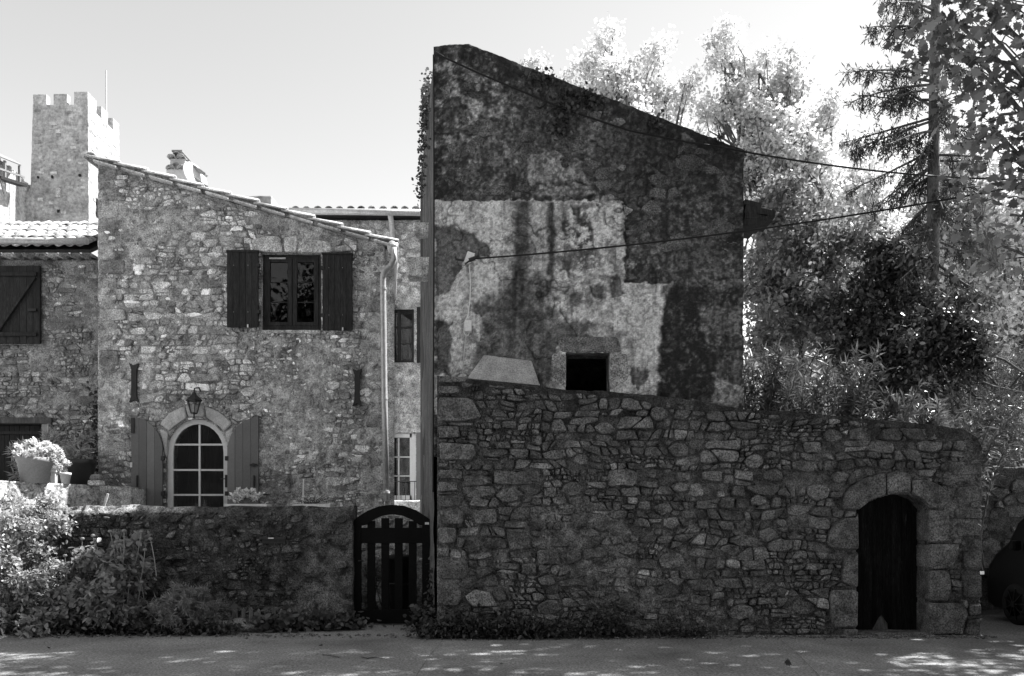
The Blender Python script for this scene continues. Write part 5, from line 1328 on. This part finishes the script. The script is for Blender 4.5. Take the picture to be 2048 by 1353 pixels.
def tree(name, label, base, fork, blobs, tr, lf, mat, n_leaf, size, kind, seed, cat='tree', group=None, bark='bark', per=6, spread=.28, twig=.5, tone=(.6, 1.4), trunk_wig=.03, shell=.5, limbs=True, limb_from=.5, tw=.22, **kw):
    """trunk to the fork, a limb to each blob, twigs to leaf clumps spread through each blob"""
    rng = np.random.default_rng(seed); t = thing(name, label, cat, base, group)
    path = wig(base, fork, rng, trunk_wig, 8); n = len(path)
    trunk = MB().tube(path, [tr * (1.25 if i == 0 else 1 - .45 * i / (n - 1)) for i in range(n)], 10).build('trunk', M[bark], t, True)
    lm = MB(); CL = clumps(blobs, per, rng, shell); allc = []
    for (c, r), cl in zip(blobs, CL):
        c = Vector(c)
        if limbs:
            k = rng.integers(min(n - 1, int(n * limb_from)), n); st_ = path[k]; L = (c - st_).length
            lp = wig(st_, c, rng, .07, 7); r0 = tr * .45 * min(1, .4 + r[0] * .3)
            lm.tube(lp, [max(.012, r0 * (1 - .75 * i / 7)) for i in range(8)], 7)
            for q in cl:
                if rng.random() < twig:
                    a = lp[rng.integers(3, 8)]; tp = wig(a, q, rng, .06, 4); rr_ = max(.006, r0 * tw); lm.tube(tp, [rr_, rr_ * .8, rr_ * .6, rr_ * .45, rr_ * .25], 5, cap=False)
        allc.append(cl)
    if lm.V: lm.build('limbs', M[bark], t, True)
    cl = np.vstack(allc); idx = rng.integers(0, len(cl), n_leaf)
    C = cl[idx] + rng.normal(0, spread, (n_leaf, 3)) * np.array([1, 1, .75])
    ctone = rng.uniform(.75, 1.25, len(cl))[idx] * rng.uniform(tone[0], tone[1], n_leaf)
    leaves('crown', C, size, kind, mat, t, seed + 1, tones=ctone, **kw)
    return t
def blob(px, py, Y, rpx, rpy, rd=None):
    c = P(px, py, Y); k = Y / FPX; return (tuple(c), (rpx * k, (rd if rd is not None else rpx * k), rpy * k))

# --- pale plane trees far behind the rendered house
tree('plane_tree', 'pale sunlit plane tree directly behind the rendered house roof', (4.6, 27, .5), (4.2, 27, 9.5),
     [blob(1200, 130, 27, 55, 45), blob(1250, 190, 27, 80, 60), blob(1320, 110, 27, 45, 40), blob(1160, 200, 27, 45, 45), blob(1330, 200, 27, 50, 60), blob(1225, 75, 27, 25, 30), blob(1255, 290, 27, 90, 60), blob(1370, 170, 26.5, 25, 30), blob(1065, 130, 29, 16, 10), blob(1350, 320, 27, 80, 70)],
     .46, None, M['lf_pale'], 17000, .155, 'diamond', 101, group='pale trees behind the garden', bark='bark', per=5, spread=.2, twig=.75, tw=.3, up=.3, tone=(.65, 1.2))
tree('plane_tree', 'broad pale plane tree with forked limbs right of the rendered house', (10.2, 26, .5), (9.3, 26, 9),
     [blob(1455, 110, 26, 42, 45), blob(1520, 150, 26, 55, 55), blob(1590, 190, 26, 50, 55), blob(1440, 210, 26, 55, 60), blob(1530, 250, 26, 80, 60), blob(1630, 270, 26, 45, 50), blob(1570, 330, 26, 80, 60), blob(1500, 340, 26, 60, 60), blob(1640, 350, 26, 50, 50), blob(1580, 120, 26, 35, 35), blob(1450, 70, 26, 20, 20), blob(1660, 220, 26, 25, 35)],
     .5, None, M['lf_pale'], 21000, .155, 'diamond', 111, group='pale trees behind the garden', bark='bark', per=5, spread=.2, twig=.75, tw=.3, up=.3, tone=(.65, 1.2))
tree('plane_tree', 'pale bushy tree between the broad plane tree and the conifer', (12.5, 28, .5), (12.5, 28, 6),
     [blob(1660, 430, 28, 80, 70), blob(1740, 350, 28, 60, 60), blob(1730, 470, 28, 70, 70), blob(1590, 440, 28, 80, 60), blob(1690, 540, 28, 80, 60), blob(1560, 520, 28, 70, 70), blob(1705, 290, 28, 40, 45), blob(1765, 430, 28, 50, 45), blob(1690, 390, 28, 50, 45)],
     .25, None, M['lf_pale'], 17000, .17, 'diamond', 121, group='pale trees behind the garden', bark='bark', per=5, spread=.24, twig=.6, tw=.3, up=.3, tone=(.65, 1.2))
tree('plane_tree', 'pale tree glowing behind the conifer trunk', (17.5, 30, .5), (17.3, 30, 6),
     [blob(1900, 420, 30, 90, 70), blob(1960, 500, 30, 80, 70), blob(1880, 560, 30, 80, 60), blob(1830, 470, 30, 60, 70), blob(1960, 350, 30, 70, 60), blob(1890, 310, 30, 60, 60)],
     .25, None, M['lf_pale'], 13000, .22, 'diamond', 131, group='pale trees behind the garden', bark='bark', per=4, spread=.26, twig=.6, tw=.3, up=.3, tone=(.65, 1.2))
tree('plane_tree', 'pale tree at the right picture edge behind the garden', (20.5, 29, .5), (20.5, 29, 5),
     [blob(2020, 470, 29, 70, 60), blob(2050, 560, 29, 80, 70), blob(1970, 640, 29, 80, 60), blob(2040, 680, 29, 70, 70), blob(2080, 400, 29, 60, 60), blob(1960, 720, 29, 60, 50), blob(1950, 590, 29, 60, 50)],
     .25, None, M['lf_pale'], 13000, .22, 'diamond', 141, group='pale trees behind the garden', bark='bark', per=4, spread=.26, twig=.6, tw=.3, up=.3, tone=(.65, 1.2))
# far wood on the hill: one mass
rng = np.random.default_rng(5)
X = rng.uniform(40, 200, 30000); Y = rng.uniform(75, 200, 30000); k = hill2_z(X, Y) > 1.5; X, Y = X[k], Y[k]
o = leaves('far_wood', np.stack([X, Y, hill2_z(X, Y) + rng.uniform(0, 2.5, len(X))], 1), 1.8, 'diamond', M['lf_mid'], None, 6, up=.4); tag(o, 'pale wooded slope far behind the garden trees', 'wood', kind='stuff')

# --- mid shrubs, evergreen, oleanders behind the wall
tree('laurel_shrub', 'tall loose shrub with many stems beside the rendered house corner', (6.6, 17.5, .7), (6.8, 17.5, 4.0),
     [blob(1530, 430, 17.5, 50, 60), blob(1580, 380, 17.5, 45, 60), blob(1600, 480, 17.5, 70, 70), blob(1540, 560, 17.5, 60, 70), blob(1640, 540, 17.5, 60, 60), blob(1590, 620, 17.5, 80, 60), blob(1680, 470, 17.5, 50, 60), blob(1530, 680, 17, 60, 60), blob(1650, 650, 17, 60, 60)],
     .09, None, M['lf_mid'], 15000, .13, 'oval', 151, cat='shrub', per=9, spread=.2, twig=.5, up=.2, tone=(.4, 1.3))
tree('evergreen_tree', 'dense dark evergreen in front of the conifer trunk', (11.4, 16.5, .7), (11.4, 16.5, 4.0),
     [blob(1790, 540, 16.5, 60, 60), blob(1740, 610, 16.5, 60, 60), blob(1840, 610, 16.5, 70, 60), blob(1780, 690, 16.5, 90, 60), blob(1880, 700, 16.5, 80, 60), blob(1800, 770, 16.5, 90, 60), blob(1920, 760, 16.5, 60, 50), blob(1760, 510, 16.5, 30, 40), blob(1700, 690, 16.8, 50, 60), blob(1930, 680, 16.5, 40, 30)],
     .14, None, M['lf_dark'], 19000, .12, 'oval', 161, per=9, spread=.17, twig=.35, up=.2, tone=(.5, 1.5))
rngp = random.Random(17)
for i, (px, top, Y, w, lab) in enumerate(((1525, 690, 13.6, 50, 'oleander with narrow pale leaves against the rendered house edge'), (1610, 740, 13.4, 55, 'oleander above the sunlit stretch of wall top'), (1690, 700, 13.7, 60, 'tallest oleander left of the dark evergreen'),
        (1770, 780, 13.3, 55, 'low oleander under the dark evergreen'), (1850, 790, 13.6, 55, 'oleander above the arched black door'), (1930, 800, 13.9, 50, 'sparse oleander above the right end of the rubble wall'))):
    b = P(px, 0, Y); b.z = .7; rng = np.random.default_rng(170 + i); t = thing('oleander', lab, 'shrub', b, 'oleanders behind the rubble wall')
    zt_ = EYE + (HY - top) / FPX * Y; m = MB(); tips = []; axs = []
    for s in range(34):
        e = Vector((b.x + rng.normal(0, w / FPX * Y * .65), b.y + rng.normal(0, .35), zt_ - abs(rng.normal(0, .75)))); p = bez((b.x + rng.normal(0, .15), b.y, .7), (b.x + rng.normal(0, .2), b.y, e.z * .7), e, 6); m.tube(p, [.018, .016, .014, .012, .01, .008, .006], 5, cap=False)
        for q in range(60):
            k = rng.uniform(.3, 1) ** .6 * 6; a = p[min(int(k), 5)].lerp(p[min(int(k) + 1, 6)], k - int(k)); dd_ = (p[min(int(k) + 1, 6)] - p[min(int(k), 5)]).normalized(); tips.append(a); axs.append(dd_ * .7 + Vector(rng.normal(0, .8, 3)))
    m.build('stems', M['bark'], t, True); A = np.array(axs); A /= np.linalg.norm(A, axis=1)[:, None]
    leaves('foliage', np.array(tips), .21, 'lance', M['lf_lance'], t, 180 + i, up=.2, axis=A, tone=(.4, 1.5))
for i, (px, py, Y, rx, ry, lab) in enumerate(((1990, 850, 16, 60, 70, 'feathery bush beyond the lane wall'), (2040, 760, 17, 60, 80, 'feathery bush at the right picture edge'), (1960, 760, 18, 60, 60, 'feathery bush behind the sparse oleander'))):
    b = P(px, 0, Y); b.z = .6
    tree('feathery_bush', lab, b, (b.x, b.y, 2.2), [blob(px, py, Y, rx, ry), blob(px - 20, py + 60, Y, rx, ry), blob(px + 20, py - 40, Y, rx * .7, ry * .6)], .05, None, M['lf_lance'], 6000, .10, 'lance', 190 + i, cat='shrub', group='bushes beyond the lane wall', per=12, spread=.16, twig=.4, tone=(.3, 1.2))

# --- conifer with hanging sprays
rng = np.random.default_rng(77); YS = 17.0
cf = thing('conifer', 'tall conifer with drooping needle sprays and bare trunk', 'tree', P(1866, 0, YS)); cf.location.z = .7
tp_ = [P(1864, 1100, YS), P(1862, 760, YS), P(1866, 500, YS), P(1868, 250, YS), P(1871, 0, YS), P(1873, -260, YS)]
MB().tube(tp_, [.2, .15, .13, .115, .09, .03], 12).build('trunk', M['bark'], cf, True)
br = MB(); NC = []; NA = []
spec = [(60, 1735, 55), (20, 1770, 10), (-40, 1760, -20), (110, 1790, 140), (150, 1692, 146), (170, 1700, 205), (200, 1725, 190), (235, 1690, 285), (262, 1760, 300), (300, 1690, 385), (330, 1740, 420), (350, 1800, 395), (400, 1790, 480), (450, 1750, 500), (500, 1800, 560), (560, 1820, 640),
        (40, 1960, 60), (120, 1960, 150), (240, 1960, 260), (310, 1975, 315), (355, 1950, 370), (420, 1940, 440), (480, 1950, 520), (540, 1990, 600), (580, 1960, 640), (180, 1900, 215), (280, 1835, 320), (390, 1900, 420), (460, 1830, 470)]
spec = spec + [(a + rng.integers(-18, 18), 1868 + (b - 1868) * rng.uniform(.45, .95), c_ + rng.integers(-25, 25)) for a, b, c_ in spec]
for (y0, px1, y1) in spec:
    a = P(1867, y0, YS); e = P(px1, y1, YS + rng.uniform(-1.6, 1.6)); c = (a + e) / 2 + Vector((0, 0, .12 * (e - a).length * rng.uniform(-.4, .8)))
    p = bez(a, c, e, 10); br.tube(p, [.035 - .0027 * i for i in range(11)], 5, cap=False); L = (e - a).length
    for s in range(int(18 * L) + 4):
        k = rng.uniform(.22, 1.0) * 10; i_ = min(int(k), 9); q = p[i_].lerp(p[i_ + 1], k - i_); out = (e - a).normalized()
        le = rng.uniform(.12, .62) * (1.15 - .55 * k / 10); dv = Vector((out.x * .3 + rng.normal(0, .22), rng.normal(0, .3), -1)).normalized()
        if rng.random() < .25: dv = (out + Vector(rng.normal(0, .45, 3))).normalized(); le *= .7
        br.tube([q, q + dv * le], [.006, .003], 4, cap=False); m_ = max(4, int(le * 46))
        for j in range(m_): NC.append(q + dv * le * (j + rng.random()) / m_); NA.append(dv * .8 + Vector(rng.normal(0, .55, 3)))
br.build('branches', M['bark'], cf, True); A = np.array(NA); A /= np.linalg.norm(A, axis=1)[:, None]
leaves('needles', np.array(NC), .115, 'needle', M['lf_needle'], cf, 78, axis=A, tone=(.5, 1.4))

# --- maple whose branches hang into the top right corner, trunk just outside the frame
mb_ = [blob(1905, 40, 8.6, 45, 55), blob(1975, 60, 8.2, 60, 65), blob(2030, 130, 8.4, 60, 80), blob(1950, 135, 8.4, 55, 40), blob(1885, 105, 8.8, 25, 22), blob(2000, 230, 8.3, 60, 50), blob(2040, 330, 8.2, 40, 60), blob(1985, 255, 8.7, 30, 24), blob(2020, 430, 8.6, 40, 45), blob(2010, 375, 8.8, 26, 20),
       blob(2060, 30, 8, 60, 60), blob(1900, -60, 8.5, 45, 40), blob(1960, -90, 8, 70, 60), blob(2000, 490, 8.8, 18, 12), blob(2070, 230, 8, 40, 60), blob(1870, 60, 8.9, 16, 14)]
mb_ += [((7.6, 6.5, 8.6), (1.6, 1.6, 1.2)), ((6.0, 4.8, 9.2), (1.5, 1.5, 1.0)), ((8.6, 4.0, 8.2), (1.8, 1.8, 1.4)), ((8.8, 8.6, 9.6), (1.6, 1.4, 1.6)), ((4.6, 6.2, 9.6), (1.2, 1.3, .8)), ((10.5, 7.0, 8.5), (1.6, 1.8, 1.8)), ((7.5, 8.5, 11.2), (2.2, 1.6, 1.4)), ((9.5, 10.5, 10.5), (1.6, 1.4, 1.6))]
tree('maple_tree', 'maple with big lobed leaves hanging into the top right corner', (9.3, 7.6, 0), (8.6, 7.6, 5.2), mb_, .26, None, M['lf_maple'], 11500, .098, 'maple', 201, per=5, spread=.26, twig=.6, tone=(.3, 1.6), up=.2, droop=.55, svar=.35)

tree('overhanging_tree', 'tall tree right of the frame whose high crown shades road and garden', (14.2, 13.2, .3), (13.4, 12.8, 11.2),
     [((x, y, z), (1.7, 1.3, .9)) for x, y, z in ((5.2, 12.2, 11.8), (7.0, 12.8, 12.2), (9.0, 12.4, 11.9), (11.0, 12.2, 11.3), (12.8, 12.0, 10.6), (6.2, 11.0, 11.2), (8.2, 11.0, 11.0), (10.2, 10.6, 10.4), (3.6, 11.6, 11.6), (13.5, 14.0, 10), (15.5, 12.5, 9.5), (11.5, 14.0, 12.5), (14.6, 10.8, 9.0), (4.4, 10.4, 10.9), (6.4, 9.6, 10.1), (9.0, 9.6, 9.9), (2.2, 11.2, 11.3), (11.4, 9.4, 9.4))],
     .4, None, M['lf_mid'], 17000, .2, 'diamond', 221, per=3, spread=.34, twig=.3, limb_from=.95)
# --- trees on the other side of the road, behind the camera: they close the sky there and mirror in the panes
for i, (x, y, h) in enumerate(((-9.5, -8.5, 17), (-3, -9.5, 18), (4.5, -9, 17), (11, -8, 16))):
    rng = np.random.default_rng(300 + i)
    bl = [((x + rng.uniform(-2.2, 2.2), y + rng.uniform(-1.8, 2.2), h * rng.uniform(.42, 1.0)), (rng.uniform(1.5, 2.3),) * 3) for _ in range(13)]
    tree('roadside_tree', ('roadside tree across the road, far left of the row', 'roadside tree across the road, second of the row', 'roadside tree across the road, third of the row', 'roadside tree across the road, far right of the row')[i], (x, y, 0), (x, y, h * .45), bl, .3, None, M['lf_dark'], 9000, .36, 'diamond', 310 + i, group='trees across the road', per=.9, spread=.55, twig=.3)
sheet('roadside_bank', -90, 90, -90, -9, 40, 30, lambda x, y: 28 * sstep(-9, -80, y) + .4 * fbm(x, y, .4, 3, 7), M['bank'])

# ------------------------------------------------------------------ plants on the left
def bush(name, label, blobs, n, size, kind, mat, seed, base, cat='shrub', group=None, per=40, spread=.07, stems=True, **kw):
    rng = np.random.default_rng(seed); t = thing(name, label, cat, base, group); cl = np.vstack(clumps(blobs, per, rng, .45))
    if stems:
        m = MB()
        for q in cl[::max(1, len(cl) // 60)]: m.tube(bez((base[0] + rng.normal(0, .12), base[1] + rng.normal(0, .08), base[2]), ((base[0] + q[0]) / 2, (base[1] + q[1]) / 2, (base[2] + q[2]) / 2 + .1), q, 5), [.012, .01, .009, .008, .006, .004], 5, cap=False)
        m.build('stems', M['bark'], t, True)
    idx = rng.integers(0, len(cl), n); C = cl[idx] + rng.normal(0, spread, (n, 3)); C[:, 2] = np.maximum(C[:, 2], .03 if base[2] < .5 else base[2])
    leaves('foliage', C, size, kind, mat, t, seed + 1, **kw); return t
b = P(40, 0, 11.5); bush('garden_bush', 'sunlit leafy bush at the left edge in front of the low wall', [blob(30, 1040, 11.6, 70, 40), blob(85, 1070, 11.5, 45, 60), blob(30, 1130, 11.4, 70, 60), blob(80, 1160, 11.3, 50, 60), blob(-10, 1010, 11.8, 50, 30), blob(105, 1030, 11.7, 30, 30)], 12000, .062, 'oval', M['lf_bush'], 401, (b.x, 11.5, 0), per=60, tone=(.5, 1.4))
b = P(40, 0, 11.0); bush('garden_bush', 'low leafy plants along the road edge at the far left', [blob(20, 1245, 11.1, 60, 25), blob(90, 1250, 11.1, 50, 25), blob(-40, 1230, 11.2, 50, 40), blob(130, 1225, 11.2, 40, 40)], 3000, .1, 'oval', M['lf_bush'], 411, (b.x, 11.1, 0), per=50, tone=(.4, 1.2))
# Jerusalem sage with ball flower heads
b = P(205, 0, 11.5); ps = bush('sage_shrub', 'leafy sage shrub with round flower heads before the low wall', [blob(170, 1150, 11.5, 55, 50), blob(230, 1140, 11.5, 60, 50), blob(215, 1200, 11.3, 75, 50), blob(270, 1120, 11.5, 35, 45), blob(150, 1210, 11.3, 50, 40)], 4200, .10, 'oval', M['lf_bush'], 421, (b.x, 11.5, 0), per=50, tone=(.45, 1.0), droop=.3)
rng = np.random.default_rng(9)
for (px, py) in ((165, 1078), (186, 1072), (190, 1080), (220, 1063), (248, 1062), (283, 1064), (301, 1078), (265, 1085), (240, 1090), (227, 1093), (232, 1085), (255, 1128), (275, 1135), (205, 1140), (118, 1143), (130, 1112), (180, 1165), (283, 1165), (208, 1182), (258, 1172), (243, 1140), (150, 1110), (228, 1118), (290, 1100)):
    Y = 11.35 + rng.uniform(-.15, .15); c = P(px, py, Y); q = P(px + rng.uniform(-18, 18), py + 75, Y + .1)
    MB().tube([q, (q + c) / 2 + Vector((.01, 0, 0)), c], [.008, .007, .006], 5).build('flower_stem', M['lf_bush'], ps)
    MB().lathe([(0, -.026), (.022, -.02), (.034, 0), (.024, .02), (0, .026)], c, 8, tone=.8).build('flower_head', M['lf_bush'], ps, True)
# rounded narrow-leaved shrub
b = P(365, 0, 11.3); bush('rosemary_mound', 'dark rounded narrow leaved mound beside the sage', [blob(368, 1218, 11.2, 64, 52, .4)], 8000, .085, 'lance', M['lf_bush'], 431, (b.x, 11.35, 0), per=600, spread=.025, tone=(.45, 1.0), up=.0)
# ground cover strips
def cover(name, label, pts, n, size, kind, mat, seed, h=.12, tone=(.5, 1.3)):
    rng = np.random.default_rng(seed); C = []
    for _ in range(n):
        (px, py, Y, rx, hh) = pts[rng.integers(0, len(pts))]; c = P(px, py, Y); C.append((c.x + rng.normal(0, rx), Y + rng.normal(0, .09), abs(rng.normal(0, hh)) * .8 + .02))
    t = thing(name, label, 'ground plants', (np.mean([c[0] for c in C]), np.mean([c[1] for c in C]), 0))
    leaves('foliage', C, size, kind, mat, t, seed + 1, up=.5, tone=tone); return t
cover('ground_plants', 'round leaved plants at the road edge left of the gate', [(x, 1260, 11.6 - (700 - x) * .0013, .18, .13 + .03 * math.sin(x)) for x in range(530, 705, 15)], 1300, .085, 'round', M['lf_weed'], 501, tone=(.7, 1.5))
cover('ground_plants', 'dark leafy weeds at the foot of the rubble wall near the gate', [(x, 1260, 10.72, .15, .16 + .07 * math.sin(x * .05)) for x in range(860, 1110, 14)], 3000, .07, 'oval', M['lf_weed'], 511, tone=(.3, .9))
cover('ground_plants', 'taller weed clump at the rubble wall foot', [(1215, 1250, 10.75, .13, .38), (1190, 1260, 10.72, .18, .2), (1150, 1260, 10.72, .2, .16), (1240, 1260, 10.74, .1, .25)], 1400, .055, 'oval', M['lf_weed'], 521, tone=(.3, .9))
cover('ground_plants', 'weeds at the rubble wall foot left of the arched door', [(1330, 1262, 10.78, .1, .12), (1365, 1262, 10.78, .08, .22), (1400, 1265, 10.78, .1, .08), (1280, 1262, 10.76, .12, .07)], 700, .05, 'oval', M['lf_weed'], 531, tone=(.3, .8))
cover('ground_plants', 'sprawling weed beside the gate post', [(845, 1240, 11.4, .1, .16), (855, 1235, 11.6, .08, .22), (865, 1150, 11.7, .06, .5)], 900, .07, 'round', M['lf_weed'], 541, tone=(.4, 1.0))
cover('ground_plants', 'low dark plants under the sage and the rounded mound', [(x, 1268, 11.05, .15, .1) for x in range(150, 470, 20)], 1500, .08, 'oval', M['lf_weed'], 551, tone=(.3, .9))
# weeds rooted in the rendered wall
for i, (px, py, s, n) in enumerate(((1090, 165, 22, 90), (1130, 215, 26, 160), (1115, 255, 20, 120), (1160, 190, 18, 70), (1190, 200, 14, 60), (1310, 250, 14, 50), (1440, 275, 8, 25), (1060, 160, 10, 30))):
    rng = np.random.default_rng(600 + i); c = P(px, py, YB - .08); k = s / FPX * YB
    C = np.stack([c.x + rng.normal(0, k * .6, n), YB - .06 - np.abs(rng.normal(0, .04, n)), c.z + rng.normal(0, k * .6, n)], 1)
    t = thing('wall_weed', ('pellitory tuft high on the rendered house below the roof edge', 'largest pellitory patch below the roof edge of the rendered house', 'pellitory patch hanging under the largest one', 'leafy tuft right of the largest pellitory patch', 'small tuft where the cable crosses the roof slope', 'leafy tuft below the middle of the slanting roof edge', 'tiny tuft near the right end of the slanting roof', 'tiny tuft nearest the roof peak')[i], 'weed', (c.x, YB, c.z), 'weeds rooted in the rendered house')
    leaves('foliage', C, .055, 'round', M['lf_weed'], t, 620 + i, up=.2, droop=.2, tone=(.4, 1.0))
    st_ = MB()
    for q in C[::6]: st_.tube([(c.x, YB - .01, c.z), tuple(q)], [.005, .003], 4, cap=False)
    st_.build('stems', M['bark'], t)
rng = np.random.default_rng(31); C = []
for (x0, y0, x1, y1, n, s) in ((858, 150, 848, 300, 420, .035), (848, 300, 841, 395, 160, .035), (853, 175, 850, 250, 200, .04)):
    for _ in range(n):
        t = rng.random(); c = P(x0 + (x1 - x0) * t, y0 + (y1 - y0) * t, 12.6 + rng.normal(0, .3)); C.append((c.x - .02 + rng.normal(0, s), c.y, c.z + rng.normal(0, .06)))
iv = leaves('ivy', C, .05, 'round', M['lf_weed'], None, 32, tone=(.5, 1.3)); tag(iv, 'ivy hanging down the left edge of the rendered house', 'ivy')
C = [(*UV(186 + rng.normal(0, 5) - 4 * (1 - t), 960 - 190 * t, 14.6)[:1], 14.95 + rng.normal(0, .25), UV(0, 960 - 190 * t, 14.6)[1]) for t in rng.random(700)]
iv2 = leaves('ivy', C, .08, 'oval', M['lf_weed'], None, 33, tone=(.2, .6)); tag(iv2, 'dark ivy in the corner between the left house and stone house', 'ivy')
# pot plants
rng = np.random.default_rng(41)
def flowers(name, label, blobs, n, size, seed, base):
    t = thing(name, label, 'flowers', base); r_ = np.random.default_rng(seed); cl = np.vstack(clumps(blobs, 900, r_, .3)); C = cl[r_.integers(0, len(cl), n)] + r_.normal(0, .02, (n, 3))
    leaves('petals', C, size, 'round', M['petal'], t, seed, up=.5, tone=(.8, 1.1)); k = n // 3; leaves('foliage', cl[r_.integers(0, len(cl), k)] - np.array([0, 0, .04]), size * 1.1, 'oval', M['lf_mid'], t, seed + 1); return t
flowers('white_flowers', 'dome of bright white flowers in the large grey pot', [((c1.x + .02, c1.y, ZT + .52), (.34, .3, .2)), ((c1.x + .22, c1.y + .1, ZT + .42), (.2, .2, .2))], 3200, .035, 45, (c1.x, c1.y, ZT + .38))
flowers('white_flowers', 'trailing white flowers over the small pots', [((c2.x - .05, c2.y, ZT + .28), (.15, .14, .12)), ((c3.x, c3.y, ZT + .34), (.16, .14, .16))], 1300, .032, 47, (c2.x - .05, c2.y, ZT + .2))
def spiky(name, label, base, stems_, size, mat, seed, cat='plant', n=46, kind='lance', group=None):
    t = thing(name, label, cat, base, group); r_ = np.random.default_rng(seed); m = MB(); C = []; A = []
    for e in stems_:
        p = bez(base, (base[0] * .6 + e[0] * .4, base[1], base[2] * .3 + e[2] * .7), e, 6); m.tube(p, [.012, .011, .01, .009, .008, .006, .004], 5, cap=False)
        for _ in range(n):
            k = r_.uniform(.45, 1) * 6; i_ = min(int(k), 5); C.append(p[i_].lerp(p[i_ + 1], k - i_)); dv = (p[i_ + 1] - p[i_]).normalized(); A.append(dv * .55 + Vector(r_.normal(0, .7, 3)))
    m.build('stems', M['bark'], t, True); A = np.array(A); A /= np.linalg.norm(A, axis=1)[:, None]; leaves('foliage', np.array([tuple(c) for c in C]), size, kind, mat, t, seed + 1, axis=A, tone=(.6, 1.5)); return t
spiky('potted_oleander', 'oleander leaves rising from the black wrapped pot', (c5.x, c5.y, ZT + .4), [P(x, y, 14.1 + d) for x, y, d in ((165, 872, 0), (176, 878, .1), (150, 885, -.1), (140, 892, 0), (160, 900, -.2), (172, 898, .1), (133, 905, 0))], .15, M['lf_bush'], 51)
b = P(85, 0, 14.2); spiky('potted_oleander', 'tall oleander behind the dome of white flowers', (b.x, b.y, ZT), [P(x, y, 14.2) for x, y in ((95, 868, ), (110, 870), (102, 880), (120, 885), (88, 885), (30, 895), (22, 905), (15, 898), (40, 885), (28, 925), (125, 905), (35, 940), (25, 950))], .17, M['lf_bush'], 53)
b = P(493, 0, 12.28); spiky('silver_spires', 'silvery leaved spires standing in the left trough', (b.x, 12.27, 1.88), [P(x, y, 12.27) for x, y in ((464, 990), (470, 982), (477, 980), (486, 984), (492, 979), (500, 983), (506, 980), (511, 984), (520, 990), (526, 987), (460, 996))], .055, M['petal'], 55, n=60, kind='diamond')
rng = np.random.default_rng(56); b = P(625, 0, 12.28); spiky('lavender', 'pale lavender tuft in the right trough', (b.x, 12.27, 1.88), [P(x, 988 + rng.uniform(0, 10) + abs(x - 632) * .12, 12.27 + rng.uniform(-.06, .06)) for x in np.linspace(590, 660, 46)], .04, M['petal'], 57, n=22, kind='needle')
b = P(742, 0, 13.3); bush('path_bush', 'sunlit small bush behind the left gate slats', [blob(735, 1150, 13.3, 14, 40, .15), blob(755, 1140, 13.4, 12, 35, .15), blob(728, 1200, 13.3, 12, 30, .15)], 1500, .05, 'oval', M['petal'], 61, (b.x, 13.3, .05), per=300, spread=.04, tone=(.3, .8))
# litter on the road
rng = np.random.default_rng(71)
spots = [(1576, 1334, .1, 'largest dead leaf on the road below the rubble wall'), (1836, 1318, .08, 'dead leaf on the road below the arched black door'), (100, 1300, .05, 'small dead leaf on the road at the far left'), (1000, 1330, .05, 'small dead leaf on the road before the rubble wall corner'),
         (1260, 1300, .05, 'small dead leaf near the taller weed clump'), (300, 1330, .05, 'small dead leaf on the road below the sage shrub'), (640, 1295, .05, 'small dead leaf on the road near the round leaved plants')]
for i, (px, py, sz_, lab) in enumerate(spots):
    Y = EYE * FPX / (py - HY); c = P(px, py, Y); o = leaves('fallen_leaf', [(c.x, c.y, .02)], sz_, 'maple', M['lf_weed'], None, 700 + i, up=2.0, tone=(.3, .6)); tag(o, lab, 'leaf', 'dead leaves on the road')
for (pts, lab) in ((((723, 1316), (735, 1319), (748, 1317), (770, 1320)), 'long thin twig lying on the road before the gate'), (((645, 1312), (662, 1313), (678, 1317)), 'short twig lying on the road left of the long twig')):
    m = MB(); m.tube([P(x, y, EYE * FPX / (y - HY)) + Vector((0, 0, .012)) for x, y in pts], [.006, .008, .007, .004][:len(pts)], 5); tag(m.build('twig', M['bark']), lab, 'twig')

# road joints, grit along the wall feet
for pts, lab in (([(884, 1284), (862, 1310), (838, 1345), (826, 1365)], 'road_joint'), ([(1560, 1281), (1590, 1305), (1625, 1340), (1650, 1365)], 'road_joint')):
    m = MB(); w_ = .0035
    q = [P(x, y, EYE * FPX / (y - HY)) for x, y in pts]
    for a, b in zip(q, q[1:]):
        d = (b - a).normalized(); s_ = Vector((-d.y, d.x, 0)) * w_; m.add([Vector((p.x, p.y, .012)) for p in (a - s_, b - s_, b + s_, a + s_)], [(0, 1, 2, 3)])
    o = m.build(lab, M['mortar_dark']); o['kind'] = 'structure'
rng = np.random.default_rng(91); m = MB()
for _ in range(1500):
    if rng.random() < .7: x = rng.uniform(-1.3, 6.8); y = 10.86 - abs(rng.normal(0, .12))
    else: x = rng.uniform(-9, -1.2); y = 11.0 - abs(rng.normal(0, .14))
    r = rng.uniform(.006, .022); c = Vector((x, y, r * .4 + .006)); V = []
    for k in range(5): t = 6.283 * k / 5 + rng.random(); V.append(c + Vector((r * 1.3 * math.cos(t), r * math.sin(t), rng.uniform(-.3, .1) * r)))
    V += [c + Vector((0, 0, r * .8)), c - Vector((0, 0, r * .8))]
    m.add(V, [(k, (k + 1) % 5, 5) for k in range(5)] + [((k + 1) % 5, k, 6) for k in range(5)], rng.uniform(.5, 1.6))
o = m.build('grit', M['stone_dark']); tag(o, 'loose grit and small stones along the wall feet', 'grit', kind='stuff')
